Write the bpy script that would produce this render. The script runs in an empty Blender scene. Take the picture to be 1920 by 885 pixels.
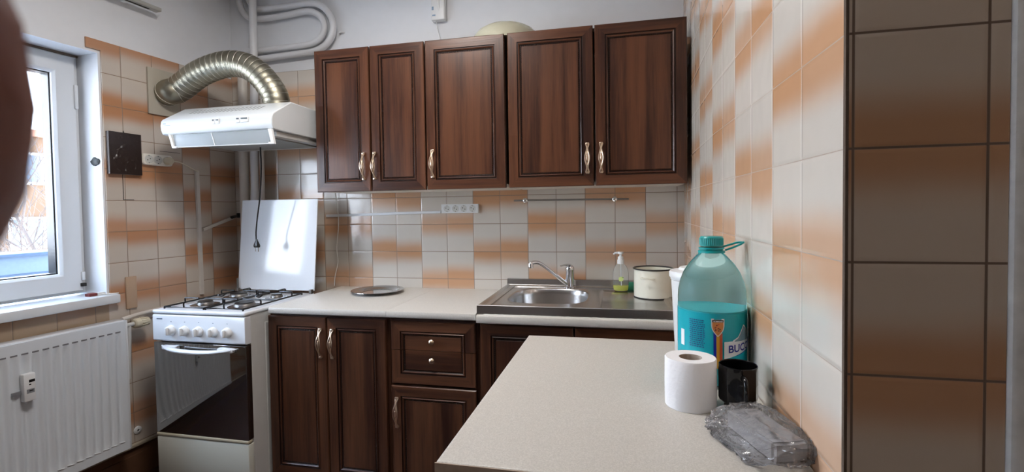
import bpy, bmesh, math, random
from mathutils import Vector, Matrix
from mathutils.noise import noise as mnoise
random.seed(7)
D = bpy.data
S = bpy.context.scene
COL = S.collection
pi, sin, cos = math.pi, math.sin, math.cos

# ------------------------------------------------------------------ camera
F_PX, PITCH, YAW, ROLL = 903.34, -0.0293, 0.2142, -0.0149
CAM = Vector((-0.2958, -2.5002, 0.2273))
fw = Vector((-sin(YAW) * cos(PITCH), cos(YAW) * cos(PITCH), sin(PITCH)))
rt = Vector((cos(YAW), sin(YAW), 0.0))
up = rt.cross(fw)
R_ = cos(ROLL) * rt + sin(ROLL) * up
U_ = -sin(ROLL) * rt + cos(ROLL) * up
cd = D.cameras.new('camera')
cd.sensor_width = 36.0
cd.lens = F_PX / 1920 * 36.0
cd.shift_y = -24.1 / 1920
cd.clip_start = 0.002
cd.clip_end = 200
cd.dof.use_dof = True
cd.dof.focus_distance = 2.2
cd.dof.aperture_fstop = 36
cam = D.objects.new('camera', cd)
COL.objects.link(cam)
m = Matrix.Identity(4)
for i in range(3):
    m[i][0], m[i][1], m[i][2], m[i][3] = R_[i], U_[i], -fw[i], CAM[i]
cam.matrix_world = m
S.camera = cam

# ------------------------------------------------------------------ light
SKY_STRENGTH = 10.5
CEILING_FILL_W = 17.0
HALL_FILL_W = 4.2
S.view_settings.view_transform = 'Standard'
S.view_settings.look = 'None'
S.view_settings.gamma = 1.0
S.view_settings.use_curve_mapping = False
S.view_settings.exposure = 0.62
A_L = 0.0881
LF = Matrix(((-sin(A_L), cos(A_L), 0, -2.5487), (-cos(A_L), -sin(A_L), 0, 0), (0, 0, 1, 0), (0, 0, 0, 1)))  # left wall frame: u along wall, w into the room, z
WF = Matrix.Identity(4)

w = D.worlds.new('sky'); S.world = w; w.use_nodes = True
nt = w.node_tree; nt.nodes.clear()
tc = nt.nodes.new('ShaderNodeTexCoord'); sp = nt.nodes.new('ShaderNodeSeparateXYZ')
rp = nt.nodes.new('ShaderNodeValToRGB'); bg = nt.nodes.new('ShaderNodeBackground'); wo = nt.nodes.new('ShaderNodeOutputWorld')
rp.color_ramp.elements[0].position = 0.0; rp.color_ramp.elements[0].color = (0.80, 0.88, 1.0, 1)
rp.color_ramp.elements[1].position = 0.7; rp.color_ramp.elements[1].color = (0.50, 0.70, 1.0, 1)
bg.inputs['Strength'].default_value = SKY_STRENGTH
nt.links.new(tc.outputs['Generated'], sp.inputs[0]); nt.links.new(sp.outputs['Z'], rp.inputs[0])
nt.links.new(rp.outputs[0], bg.inputs[0]); nt.links.new(bg.outputs[0], wo.inputs[0])

# sky portal in the window opening
pl = D.lights.new('window_portal', 'AREA'); pl.shape = 'RECTANGLE'; pl.size = 1.66; pl.size_y = 1.1
pl.cycles.is_portal = True
po = D.objects.new('window_portal', pl); COL.objects.link(po)
# area light emits along local -Z : point it along +w of the left wall
nrm = LF.to_3x3() @ Vector((0, 1, 0)); uu = LF.to_3x3() @ Vector((1, 0, 0))
pm = Matrix.Identity(4); zz = -nrm; xx = uu; yy = zz.cross(xx)
pos = LF @ Vector((1.56, -0.27, 0.41))
for i in range(3):
    pm[i][0], pm[i][1], pm[i][2], pm[i][3] = xx[i], yy[i], zz[i], pos[i]
po.matrix_world = pm

# ------------------------------------------------------------------ materials
MATS = {}
def newmat(name):
    mt = D.materials.new(name); mt.use_nodes = True
    n = mt.node_tree; b = n.nodes['Principled BSDF']
    return mt, n, b
def P(name, col, rough=0.5, metal=0.0, spec=0.5, coat=0.0, trans=0.0, ior=1.45, alpha=1.0, bump=0.0, bscale=60, var=0.0, emit=None, estr=0, sss=0):
    if name in MATS: return MATS[name]
    mt, n, b = newmat(name)
    b.inputs['Base Color'].default_value = (*col, 1)
    b.inputs['Roughness'].default_value = rough
    b.inputs['Metallic'].default_value = metal
    b.inputs['Specular IOR Level'].default_value = spec
    b.inputs['Coat Weight'].default_value = coat
    b.inputs['Transmission Weight'].default_value = trans
    b.inputs['IOR'].default_value = ior
    b.inputs['Alpha'].default_value = alpha
    if sss: b.inputs['Subsurface Weight'].default_value = sss; b.inputs['Subsurface Radius'].default_value = (.01, .004, .002)
    if emit: b.inputs['Emission Color'].default_value = (*emit, 1); b.inputs['Emission Strength'].default_value = estr
    if bump or var:
        t = n.nodes.new('ShaderNodeTexCoord'); no = n.nodes.new('ShaderNodeTexNoise')
        no.inputs['Scale'].default_value = bscale; no.inputs['Detail'].default_value = 4
        n.links.new(t.outputs['Object'], no.inputs['Vector'])
        if bump:
            bp = n.nodes.new('ShaderNodeBump'); bp.inputs['Strength'].default_value = 1; bp.inputs['Distance'].default_value = bump
            n.links.new(no.outputs['Fac'], bp.inputs['Height']); n.links.new(bp.outputs[0], b.inputs['Normal'])
        if var:
            mx = n.nodes.new('ShaderNodeMix'); mx.data_type = 'RGBA'
            mx.inputs[6].default_value = (*[c * (1 - var) for c in col], 1); mx.inputs[7].default_value = (*[min(1, c * (1 + var)) for c in col], 1)
            n.links.new(no.outputs['Fac'], mx.inputs[0]); n.links.new(mx.outputs[2], b.inputs['Base Color'])
    MATS[name] = mt
    return mt

class NB:
    """small node-graph helper"""
    def __init__(s, n): s.n = n
    def val(s, x, sock):
        if isinstance(x, (int, float)): sock.default_value = x
        else: s.n.links.new(x, sock)
    def m(s, op, a, b=0.0, c=0.0, clamp=False):
        q = s.n.nodes.new('ShaderNodeMath'); q.operation = op; q.use_clamp = clamp
        s.val(a, q.inputs[0]); s.val(b, q.inputs[1]); s.val(c, q.inputs[2])
        return q.outputs[0]
    def smooth(s, x, lo, hi, a=0.0, b=1.0):
        q = s.n.nodes.new('ShaderNodeMapRange'); q.interpolation_type = 'SMOOTHSTEP'
        s.val(x, q.inputs[0]); q.inputs[1].default_value = lo; q.inputs[2].default_value = hi
        q.inputs[3].default_value = a; q.inputs[4].default_value = b
        return q.outputs[0]
    def mix(s, f, a, b):
        q = s.n.nodes.new('ShaderNodeMix'); q.data_type = 'RGBA'
        s.val(f, q.inputs[0])
        for v, k in ((a, 6), (b, 7)):
            if isinstance(v, tuple): q.inputs[k].default_value = (*v, 1)
            else: s.n.links.new(v, q.inputs[k])
        return q.outputs[2]
    def noise(s, vec, scale, detail=3, rough=0.5):
        q = s.n.nodes.new('ShaderNodeTexNoise'); q.inputs['Scale'].default_value = scale; q.inputs['Detail'].default_value = detail
        q.inputs['Roughness'].default_value = rough
        s.n.links.new(vec, q.inputs['Vector']); return q.outputs['Fac']
    def comb(s, x, y, z):
        q = s.n.nodes.new('ShaderNodeCombineXYZ'); s.val(x, q.inputs[0]); s.val(y, q.inputs[1]); s.val(z, q.inputs[2]); return q.outputs[0]

CREAM = (0.67, 0.615, 0.545); ORANGE = (0.60, 0.335, 0.185)
def tile_mat(name, axis, u0, pitch, off, vg, hg, pitch_neg=None, odd_mode=False, single=None, cream=CREAM, orange=ORANGE, rough=0.13, gw=0.009):
    """cream tiles with an orange fade, laid so that two by two the fades meet"""
    mt, n, b = newmat(name); N = NB(n)
    t = n.nodes.new('ShaderNodeTexCoord'); sx = n.nodes.new('ShaderNodeSeparateXYZ'); n.links.new(t.outputs['Object'], sx.inputs[0])
    u = sx.outputs[axis]; v = sx.outputs[2]
    du = N.m('SUBTRACT', u, u0)
    cu = N.m('DIVIDE', du, pitch)
    if pitch_neg:
        neg = N.m('LESS_THAN', du, 0.0)
        cn = N.m('DIVIDE', du, pitch_neg)
        cu = N.m('ADD', N.m('MULTIPLY', neg, cn), N.m('MULTIPLY', N.m('SUBTRACT', 1.0, neg), cu))
    cv = N.m('DIVIDE', v, 0.15 if not pitch_neg else 0.1475)
    iu = N.m('FLOOR', cu); fu = N.m('FRACT', cu); iv = N.m('FLOOR', cv); fv = N.m('FRACT', cv)
    if single is not None: par = single
    elif odd_mode:
        par = N.m('GREATER_THAN', N.m('ABSOLUTE', N.m('ADD', iu, 1.0)), 0.5)
    else:
        par = N.m('MODULO', N.m('ADD', N.m('FLOOR', N.m('DIVIDE', N.m('ADD', iu, off), 2.0)), 40.0), 2.0)
    wn = n.nodes.new('ShaderNodeTexWhiteNoise'); wn.noise_dimensions = '3D'; n.links.new(N.comb(iu, iv, 3.3), wn.inputs['Vector'])
    ws = n.nodes.new('ShaderNodeSeparateXYZ'); n.links.new(wn.outputs['Color'], ws.inputs[0])
    d = N.m('PINGPONG', N.m('ADD', N.m('ADD', cv, par), 40.0), 1.0)
    d = N.m('ADD', d, N.m('MULTIPLY', N.m('SUBTRACT', ws.outputs[0], 0.5), 0.16))
    fine = N.noise(t.outputs['Object'], 9.0, 2)
    d = N.m('ADD', d, N.m('MULTIPLY', N.m('SUBTRACT', fine, 0.5), 0.10))
    fac = N.smooth(d, 0.12, 0.62, 1.0, 0.0)
    fac = N.m('MULTIPLY', fac, N.m('ADD', 0.70 if single is None else 1.0, N.m('MULTIPLY', ws.outputs[1], 0.35 if single is None else 0.0), clamp=True))
    col = N.mix(fac, cream, orange)
    br = N.m('ADD', 0.95, N.m('MULTIPLY', ws.outputs[2], 0.05))
    hs = n.nodes.new('ShaderNodeHueSaturation'); n.links.new(col, hs.inputs['Color']); N.val(br, hs.inputs['Value']); col = hs.outputs[0]
    eu = N.m('MINIMUM', fu, N.m('SUBTRACT', 1.0, fu)); ev = N.m('MINIMUM', fv, N.m('SUBTRACT', 1.0, fv))
    gv = N.smooth(eu, gw * .7, gw * 1.6, 1.0, 0.0); gh = N.smooth(ev, gw * .7, gw * 1.6, 1.0, 0.0)
    col = N.mix(gv, col, vg); col = N.mix(gh, col, hg)
    n.links.new(col, b.inputs['Base Color'])
    g = N.m('MAXIMUM', gv, gh)
    N.val(N.m('ADD', rough, N.m('MULTIPLY', g, 0.5)), b.inputs['Roughness'])
    # each tile tilts a little, glaze slightly wavy, edges rounded down to the joints
    h = N.m('MULTIPLY', N.m('SUBTRACT', ws.outputs[0], 0.5), N.m('MULTIPLY', fu, 0.0026))
    h = N.m('ADD', h, N.m('MULTIPLY', N.m('SUBTRACT', ws.outputs[1], 0.5), N.m('MULTIPLY', fv, 0.0026)))
    h = N.m('ADD', h, N.m('MULTIPLY', N.smooth(N.m('MINIMUM', eu, ev), 0.0, 0.05), 0.0007))
    h = N.m('ADD', h, N.m('MULTIPLY', N.noise(t.outputs['Object'], 14.0, 1), 0.0012))
    bp = n.nodes.new('ShaderNodeBump'); bp.inputs['Distance'].default_value = 1.0; bp.inputs['Strength'].default_value = 1.0
    n.links.new(h, bp.inputs['Height']); n.links.new(bp.outputs[0], b.inputs['Normal'])
    b.inputs['Specular IOR Level'].default_value = 0.5
    return mt

def wood_mat(name, vertical=True, dark=(0.030, 0.011, 0.007), light=(0.128, 0.050, 0.024), rough=0.30):
    mt, n, b = newmat(name); N = NB(n)
    t = n.nodes.new('ShaderNodeTexCoord')
    mp = n.nodes.new('ShaderNodeMapping')
    oi = n.nodes.new('ShaderNodeObjectInfo')
    mp.inputs['Scale'].default_value = (1, 1, 0.045) if vertical else (0.045, 1, 1)
    n.links.new(t.outputs['Object'], mp.inputs[0])
    ad = n.nodes.new('ShaderNodeVectorMath'); ad.operation = 'ADD'
    rnd = N.m('MULTIPLY', oi.outputs['Random'], 20.0)
    n.links.new(mp.outputs[0], ad.inputs[0]); n.links.new(N.comb(rnd, rnd, rnd), ad.inputs[1])
    broad = N.noise(ad.outputs[0], 11.0, 2); fine = N.noise(ad.outputs[0], 160.0, 4, 0.65); mid = N.noise(ad.outputs[0], 45.0, 3)
    x = N.m('ADD', N.m('MULTIPLY', broad, 1.0), N.m('ADD', N.m('MULTIPLY', mid, 0.45), N.m('MULTIPLY', fine, 0.35)))
    f = N.smooth(x, 0.66, 1.14)
    col = N.mix(f, dark, light)
    n.links.new(col, b.inputs['Base Color'])
    b.inputs['Roughness'].default_value = rough
    b.inputs['Specular IOR Level'].default_value = 0.45
    bp = n.nodes.new('ShaderNodeBump'); bp.inputs['Distance'].default_value = 0.0002; n.links.new(fine, bp.inputs['Height']); n.links.new(bp.outputs[0], b.inputs['Normal'])
    return mt

def beige_laminate(name):
    mt, n, b = newmat(name); N = NB(n)
    t = n.nodes.new('ShaderNodeTexCoord')
    f1 = N.noise(t.outputs['Object'], 420.0, 2); f2 = N.noise(t.outputs['Object'], 900.0, 1)
    col = N.mix(N.smooth(f1, 0.35, 0.7), (0.54, 0.51, 0.46), (0.64, 0.605, 0.55))
    col = N.mix(N.smooth(f2, 0.62, 0.75), col, (0.40, 0.36, 0.32))
    n.links.new(col, b.inputs['Base Color']); b.inputs['Roughness'].default_value = 0.38
    bp = n.nodes.new('ShaderNodeBump'); bp.inputs['Distance'].default_value = 0.0001; n.links.new(f1, bp.inputs['Height']); n.links.new(bp.outputs[0], b.inputs['Normal'])
    return mt

M = {}
M['plaster'] = P('white_plaster', (0.78, 0.80, 0.83), 0.85, bump=0.0012, bscale=18, var=0.03)
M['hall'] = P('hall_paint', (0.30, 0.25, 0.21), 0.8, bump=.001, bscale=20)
M['ceiling'] = P('ceiling_paint', (0.80, 0.80, 0.80), 0.9, bump=0.0005, bscale=40)
M['wood'] = wood_mat('walnut_vertical', True)
M['woodh'] = wood_mat('walnut_horizontal', False)
M['groove'] = wood_mat('walnut_patina', True, (0.012, 0.005, 0.004), (0.028, 0.011, 0.008), 0.28)
M['carcass'] = P('cream_chipboard', (0.78, 0.74, 0.68), 0.5, var=.04)
M['walnutside'] = wood_mat('walnut_side', True, (0.03, 0.012, 0.008), (0.07, 0.028, 0.015), 0.4)
M['top'] = beige_laminate('speckled_beige_laminate')
M['rawedge'] = P('worn_brown_edging', (0.42, 0.32, 0.24), 0.6, var=.2, bscale=90)
M['enamel'] = P('white_enamel', (0.72, 0.74, 0.77), 0.16, var=.02, bscale=5)
M['sidewhite'] = P('grey_white_sheet_metal', (0.62, 0.62, 0.60), 0.35, var=.05, bscale=20)
M['plastic'] = P('white_plastic', (0.78, 0.79, 0.79), 0.32)
M['ivory'] = P('ivory_plastic', (0.68, 0.62, 0.47), 0.4)
M['pvc'] = P('window_pvc', (0.70, 0.73, 0.76), 0.30)
M['pipe'] = P('pipe_paint', (0.74, 0.75, 0.77), 0.35, bump=0.0006, bscale=30)
M['pipe2'] = P('aged_cream_pipe_paint', (0.66, 0.62, 0.57), 0.35, bump=0.0006, bscale=30, var=.06)
M['black'] = P('black_plastic', (0.012, 0.012, 0.013), 0.35)
M['dark'] = P('dark_gap', (0.02, 0.018, 0.016), 0.8)
M['iron'] = P('black_enamel_iron', (0.012, 0.012, 0.013), 0.28)
M['burner'] = P('burner_metal', (0.20, 0.19, 0.18), 0.4, metal=.8)
M['steel'] = P('brushed_stainless_steel', (0.56, 0.55, 0.54), 0.27, metal=1.0, bump=0.00012, bscale=220, var=.06)
M['chrome'] = P('chrome', (0.75, 0.76, 0.78), 0.06, metal=1.0)
M['bronze'] = P('antique_brass', (0.78, 0.62, 0.47), 0.30, metal=1.0, var=.10, bscale=90)
M['duct'] = P('aluminium_duct_foil', (0.34, 0.32, 0.25), 0.42, metal=1.0, bump=0.0001, bscale=50, var=.08)
M['ductrib'] = P('bright_duct_seam', (0.80, 0.78, 0.70), 0.35, metal=1.0)
M['glassblack'] = P('black_oven_glass', (0.010, 0.011, 0.012), 0.03, spec=1.0, coat=1.0, ior=2.0)
M['glass'] = P('window_glass', (1, 1, 1), 0.0, trans=1.0, ior=1.02, spec=.3)
M['visor'] = P('smoky_clear_plastic', (0.62, 0.67, 0.70), 0.10, trans=.55, ior=1.2, alpha=.75)
M['floor'] = P('dark_brown_floor', (0.055, 0.026, 0.020), 0.5, var=.4, bscale=25)
M['brown'] = P('brown_skirting_tile', (0.115, 0.055, 0.030), 0.4, var=.3, bscale=14)
M['beigegrout'] = P('beige_cement', (0.42, 0.36, 0.28), 0.8, bump=.001, bscale=80)

# ------------------------------------------------------------------ mesh helper
class MB:
    def __init__(s): s.v = []; s.f = []; s.mi = []; s.sm = []
    def add(s, vs, fs, mi=0, smooth=False):
        o = len(s.v); s.v += [tuple(v) for v in vs]
        for k, f in enumerate(fs):
            s.f.append([o + i for i in f]); s.mi.append(mi if isinstance(mi, int) else mi[k]); s.sm.append(smooth)
        return s
    def box(s, x0, x1, y0, y1, z0, z1, mi=0):
        x0, x1 = min(x0, x1), max(x0, x1); y0, y1 = min(y0, y1), max(y0, y1); z0, z1 = min(z0, z1), max(z0, z1)
        vs = [(x, y, z) for x in (x0, x1) for y in (y0, y1) for z in (z0, z1)]
        return s.add(vs, [(0, 1, 3, 2), (4, 6, 7, 5), (0, 4, 5, 1), (2, 3, 7, 6), (0, 2, 6, 4), (1, 5, 7, 3)], mi)
    def rbox(s, x0, x1, y0, y1, z0, z1, r=0.004, mi=0, seg=2):
        bm = bmesh.new(); bmesh.ops.create_cube(bm, size=1)
        for v in bm.verts: v.co = Vector(((x0 + x1) / 2 + v.co.x * abs(x1 - x0), (y0 + y1) / 2 + v.co.y * abs(y1 - y0), (z0 + z1) / 2 + v.co.z * abs(z1 - z0)))
        bmesh.ops.bevel(bm, geom=bm.edges[:], offset=r, segments=seg, profile=0.5, affect='EDGES')
        s.frombm(bm, mi); return s
    def frombm(s, bm, mi=0, smooth=True):
        bm.verts.index_update()
        s.add([v.co[:] for v in bm.verts], [[v.index for v in f.verts] for f in bm.faces], mi, smooth); bm.free()
    def tube(s, pts, r, seg=12, mi=0, caps=True, closed=False, flat=1.0):
        pts = [Vector(p) for p in pts]; n = len(pts)
        rs = r if isinstance(r, (list, tuple)) else [r] * n
        vs = []; prev = None
        for i, p in enumerate(pts):
            if closed: t = pts[(i + 1) % n] - pts[i - 1]
            else: t = (pts[min(i + 1, n - 1)] - pts[max(i - 1, 0)])
            t.normalize()
            if prev is None:
                a = Vector((0, 0, 1)) if abs(t.z) < .9 else Vector((0, 1, 0))
                nx = t.cross(a).normalized()
            else:
                nx = (prev - t * prev.dot(t)).normalized()
            prev = nx; ny = t.cross(nx)
            for k in range(seg):
                an = 2 * pi * k / seg
                vs.append(p + (nx * cos(an) + ny * sin(an) * flat) * rs[i])
        fs = []
        for i in range(n if closed else n - 1):
            j = (i + 1) % n
            for k in range(seg):
                q = (k + 1) % seg
                fs.append((i * seg + k, i * seg + q, j * seg + q, j * seg + k))
        if caps and not closed:
            fs.append(tuple(reversed(range(seg)))); fs.append(tuple((n - 1) * seg + k for k in range(seg)))
        return s.add(vs, fs, mi, True)
    def lathe(s, prof, c=(0, 0, 0), seg=32, mi=0, axis='z', sx=1, sy=1, cap=True, ang0=0):
        """prof: list of (r, h)"""
        vs = []; n = len(prof)
        for (r, h) in prof:
            for k in range(seg):
                a = 2 * pi * k / seg + ang0; x, y = r * cos(a) * sx, r * sin(a) * sy
                if axis == 'z': vs.append((c[0] + x, c[1] + y, c[2] + h))
                elif axis == 'y': vs.append((c[0] + x, c[1] + h, c[2] + y))
                else: vs.append((c[0] + h, c[1] + x, c[2] + y))
        fs = []; ms = []
        for i in range(n - 1):
            for k in range(seg):
                q = (k + 1) % seg; fs.append((i * seg + k, i * seg + q, (i + 1) * seg + q, (i + 1) * seg + k))
                ms.append(mi if isinstance(mi, int) else mi[i])
        if cap:
            if prof[0][0] > 1e-6: fs.append(tuple(reversed(range(seg)))); ms.append(ms[0])
            if prof[-1][0] > 1e-6: fs.append(tuple((n - 1) * seg + k for k in range(seg))); ms.append(ms[-2])
        return s.add(vs, fs, ms, True)
    def prism(s, poly, a0, a1, axis='x', mi=0, smooth=False):
        """poly in the two other axes, extruded along axis from a0 to a1"""
        n = len(poly); vs = []
        for a in (a0, a1):
            for (p, q) in poly:
                vs.append((a, p, q) if axis == 'x' else (p, a, q) if axis == 'y' else (p, q, a))
        fs = [(i, (i + 1) % n, n + (i + 1) % n, n + i) for i in range(n)] + [tuple(reversed(range(n))), tuple(range(n, 2 * n))]
        return s.add(vs, fs, mi, smooth)
    def build(s, name, mats, parent=None, loc=(0, 0, 0), frame=None, bevel=0, angle=35, recalc=True):
        """vertices are given in the frame of the thing; loc is the thing's origin there"""
        if not isinstance(mats, (list, tuple)): mats = [mats]
        me = D.meshes.new(name)
        if parent is not None and 'o' in parent.keys(): lc = Vector(parent['o'])
        else: lc = Vector(loc)
        me.from_pydata([tuple(Vector(v) - lc) for v in s.v], [], s.f)
        for mt in mats: me.materials.append(mt)
        for p, i, q in zip(me.polygons, s.mi, s.sm): p.material_index = i; p.use_smooth = True
        if recalc:
            bm = bmesh.new(); bm.from_mesh(me); bmesh.ops.remove_doubles(bm, verts=bm.verts, dist=1e-6)
            bmesh.ops.recalc_face_normals(bm, faces=bm.faces); bm.to_mesh(me); bm.free()
        me.set_sharp_from_angle(angle=math.radians(angle))
        o = D.objects.new(name, me); COL.objects.link(o)
        if parent is not None: o.parent = parent
        else: o.matrix_world = (frame or WF) @ Matrix.Translation(lc)
        if bevel:
            bv = o.modifiers.new('bevel', 'BEVEL'); bv.width = bevel; bv.segments = 2; bv.limit_method = 'ANGLE'; bv.angle_limit = math.radians(40)
        return o

def thing(name, label, cat, loc=(0, 0, 0), frame=WF, group=None, kind=None):
    o = D.objects.new(name, None); COL.objects.link(o); o.empty_display_size = .05
    o.matrix_world = frame @ Matrix.Translation(Vector(loc))
    o['o'] = list(map(float, loc))
    if label: o['label'] = label
    if cat: o['category'] = cat
    if group: o['group'] = group
    if kind: o['kind'] = kind
    return o
def tag(o, label, cat, group=None):
    o['label'] = label; o['category'] = cat
    if group: o['group'] = group
    return o
def struct(o): o['kind'] = 'structure'; return o
def dup(root, mat):
    r = root.copy(); COL.objects.link(r); r.matrix_world = mat
    for ch in root.children:
        c = ch.copy(); COL.objects.link(c); c.parent = r; c.matrix_parent_inverse = ch.matrix_parent_inverse.copy()
        for g in ch.children:
            e = g.copy(); COL.objects.link(e); e.parent = c
    return r
def catmull(pts, n=8):
    pts = [Vector(p) for p in pts]; out = []
    P_ = [pts[0] * 2 - pts[1]] + pts + [pts[-1] * 2 - pts[-2]]
    for i in range(1, len(P_) - 2):
        for k in range(n):
            t = k / n; a, b, c, d = P_[i - 1], P_[i], P_[i + 1], P_[i + 2]
            out.append(0.5 * ((2 * b) + (c - a) * t + (2 * a - 5 * b + 4 * c - d) * t * t + (3 * b - a - 3 * c + d) * t ** 3))
    out.append(pts[-1]); return out

# ------------------------------------------------------------------ room shell
FL, CE = -1.05, 1.56
struct(MB().box(-3.3, 1.2, -4.3, 0.3, FL - .1, FL).build('floor', M['floor']))
struct(MB().box(-3.3, 1.2, -4.3, 0.3, CE, CE + .1).build('ceiling', M['ceiling']))
wb = struct(MB().box(-2.75, 0.3, 0.008, 0.2, FL, CE).build('wall_back', M['plaster']))
tm_back = tile_mat('tiles_back', 0, -1.8036, 0.15, 3, (0.30, 0.23, 0.17), (0.28, 0.20, 0.14))
MB().box(-2.56, 0.035, 0.0, 0.0085, FL, 1.05).build('wall_tiles', tm_back, wb)
# left wall with its window opening (frame LF: u, w, z)
U0, U1, Z0, Z1 = 0.722, 2.40, -0.16, 0.972
wl = MB()
wl.box(-.25, U0, -.32, -.008, FL, CE).box(U0, U1, -.32, -.008, FL, Z0).box(U0, U1, -.32, -.008, Z1, CE).box(U1, 4.4, -.32, -.008, FL, CE)
wl = struct(wl.build('wall_left', M['plaster'], frame=LF, recalc=False))
tm_left = tile_mat('tiles_left', 0, 0.335, 0.147, 1, (0.26, 0.19, 0.14), (0.26, 0.17, 0.11), pitch_neg=0.1675, odd_mode=True, cream=(0.60, 0.53, 0.46), orange=(0.50, 0.245, 0.125), rough=.2)
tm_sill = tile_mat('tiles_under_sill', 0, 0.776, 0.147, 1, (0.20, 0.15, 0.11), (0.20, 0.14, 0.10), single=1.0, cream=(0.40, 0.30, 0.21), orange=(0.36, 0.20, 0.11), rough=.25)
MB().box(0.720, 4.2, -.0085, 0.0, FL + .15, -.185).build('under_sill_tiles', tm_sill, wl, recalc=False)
t_ = MB().box(0.0, 0.712, -.0085, 0.0, FL + .15, 1.03).box(0.712, .720, -.0085, 0.0, FL + .15, -.185)
t_.box(.712, .772, -.0085, 0, .985, 1.03)
t_.build('wall_tiles', tm_left, wl, recalc=False)
sk = MB().box(0.0, 4.2, 0.0, 0.012, FL, FL + .11, 0); sk.rbox(0.0, 4.2, -0.002, 0.020, FL + .148, FL + .164, .004, 1); sk.box(0, 4.2, -.004, .006, FL + .10, FL + .15, 0)
struct(sk.build('baseboard_left', [M['brown'], M['beigegrout']], frame=LF))
# right wall: slightly bent, ends in a pier that faces the doorway
wr = MB(); prof = [(0.008, -1.7745), (0.008, -0.9), (0.038, 0.008), (0.19, 0.008), (0.19, -1.7745)]
wr.prism([(x, y) for x, y in prof], FL, CE, 'z')
wr = struct(wr.build('wall_right', M['plaster']))
tm_right = tile_mat('tiles_right', 1, -1.7767, 0.15, 2, (0.70, 0.66, 0.62), (0.40, 0.32, 0.26), rough=.10, gw=.0045)  # pale upright joints stand for edge highlights, painted into the joint colour
# axis 1 counts from the pier: parity flipped so the pair next to the pier has its fades at odd rows
tr = MB().prism([(0.0, -1.782), (0.0, -0.9), (0.030, 0.0), (0.039, 0.0), (0.0085, -0.9), (0.0085, -1.774)], FL, CE, 'z')
tr.build('wall_tiles', tm_right, wr)
tm_pier = tile_mat('tiles_pier_shaded', 0, 0.009, 0.15, 0, (0.16, 0.11, 0.08), (0.16, 0.11, 0.08), single=0.0, rough=.25, cream=(0.56, 0.47, 0.38), orange=(0.47, 0.26, 0.14), gw=.010)  # same tiles; the unlit side's shade is put into their colours
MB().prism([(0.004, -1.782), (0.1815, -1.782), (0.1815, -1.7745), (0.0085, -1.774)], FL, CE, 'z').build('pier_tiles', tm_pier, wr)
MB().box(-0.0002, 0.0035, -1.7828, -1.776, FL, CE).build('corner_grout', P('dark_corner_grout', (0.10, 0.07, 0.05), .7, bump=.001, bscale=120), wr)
jamb = MB(); jamb.rbox(0.182, 0.30, -1.790, -1.7745, FL, CE, .006)
struct(jamb.build('trim_1', P('chipped_jamb_paint', (0.66, 0.64, 0.61), 0.6, bump=.002, bscale=35, var=.25)))
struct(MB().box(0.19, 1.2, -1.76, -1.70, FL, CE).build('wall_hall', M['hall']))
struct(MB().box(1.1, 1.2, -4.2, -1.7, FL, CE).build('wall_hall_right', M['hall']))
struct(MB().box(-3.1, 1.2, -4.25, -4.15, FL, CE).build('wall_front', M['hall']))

# ------------------------------------------------------------------ window (left wall frame)
wn = thing('window_1', None, None, (1.335, -.17, Z0), LF, kind='structure')
FO, FI = -.215, -.145    # outer and inner face of the frame
def frame_ring(mb, u0, u1, z0, z1, bw, w0, w1, ch=.0):
    """rectangular ring of bar width bw, front bevelled inwards by ch"""
    o = [(u0, z0), (u1, z0), (u1, z1), (u0, z1)]
    i = [(u0 + bw, z0 + bw), (u1 - bw, z0 + bw), (u1 - bw, z1 - bw), (u0 + bw, z1 - bw)]
    i2 = [(u0 + bw - ch, z0 + bw - ch), (u1 - bw + ch, z0 + bw - ch), (u1 - bw + ch, z1 - bw + ch), (u0 + bw - ch, z1 - bw + ch)]
    rings = [(o, w0), (o, w1), (i2, w1), (i, w1 - ch), (i, w0)]
    vs = []; fs = []
    for pts, w_ in rings: vs += [(u, w_, z) for u, z in pts]
    for r in range(5):
        q = (r + 1) % 5
        for k in range(4):
            l = (k + 1) % 4; fs.append((r * 4 + k, r * 4 + l, q * 4 + l, q * 4 + k))
    mb.add(vs, fs)
mb = MB(); frame_ring(mb, U0 + .002, U1, -.137, Z1, .05, FO, FI)
mb.box(1.538, 1.582, FO, FI, -.12, Z1 - .02)
mb.build('window_frame', M['pvc'], wn, bevel=.003)
for (a, b_) in ((.745, 1.555), (1.565, U1 - .02)):
    mb = MB(); frame_ring(mb, a, b_, -.122, .955, .085, FO + .01, FI + .018, .012)
    sh = mb.build('window_sash', M['pvc'], wn, bevel=.002)
    g = MB(); frame_ring(g, a + .0845, b_ - .0845, -.038, .871, .006, -.20, -.150)
    g.build('glazing_gasket', M['black'], wn)
    MB().box(a + .08, b_ - .08, -.186, -.182, -.04, .873).build('pane', M['glass'], wn)
hg = MB().rbox(.738, .752, -.135, -.118, .72, .83, .003).rbox(.738, .752, -.135, -.118, -.075, -.035, .003)
hg.build('hinge_cover', M['pvc'], wn)
MB().rbox(.736, .756, -.136, -.116, -.104, -.088, .002).build('hinge_pin', M['black'], wn)
MB().rbox(.690, 2.42, -.15, .036, -.184, -.143, .006).build('window_sill', M['pvc'], wn)
# outer sill
MB().box(.73, 2.40, -.42, -.21, -.19, -.165).build('outer_sill', M['pvc'], wn)
# dark strip painted as the shade in the soffit crack
MB().box(.722, 2.40, -.146, -.140, .962, .972).build('crack_shade_strip', P('soffit_crack_shade', (.20, .16, .13), .8), wn)

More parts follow.
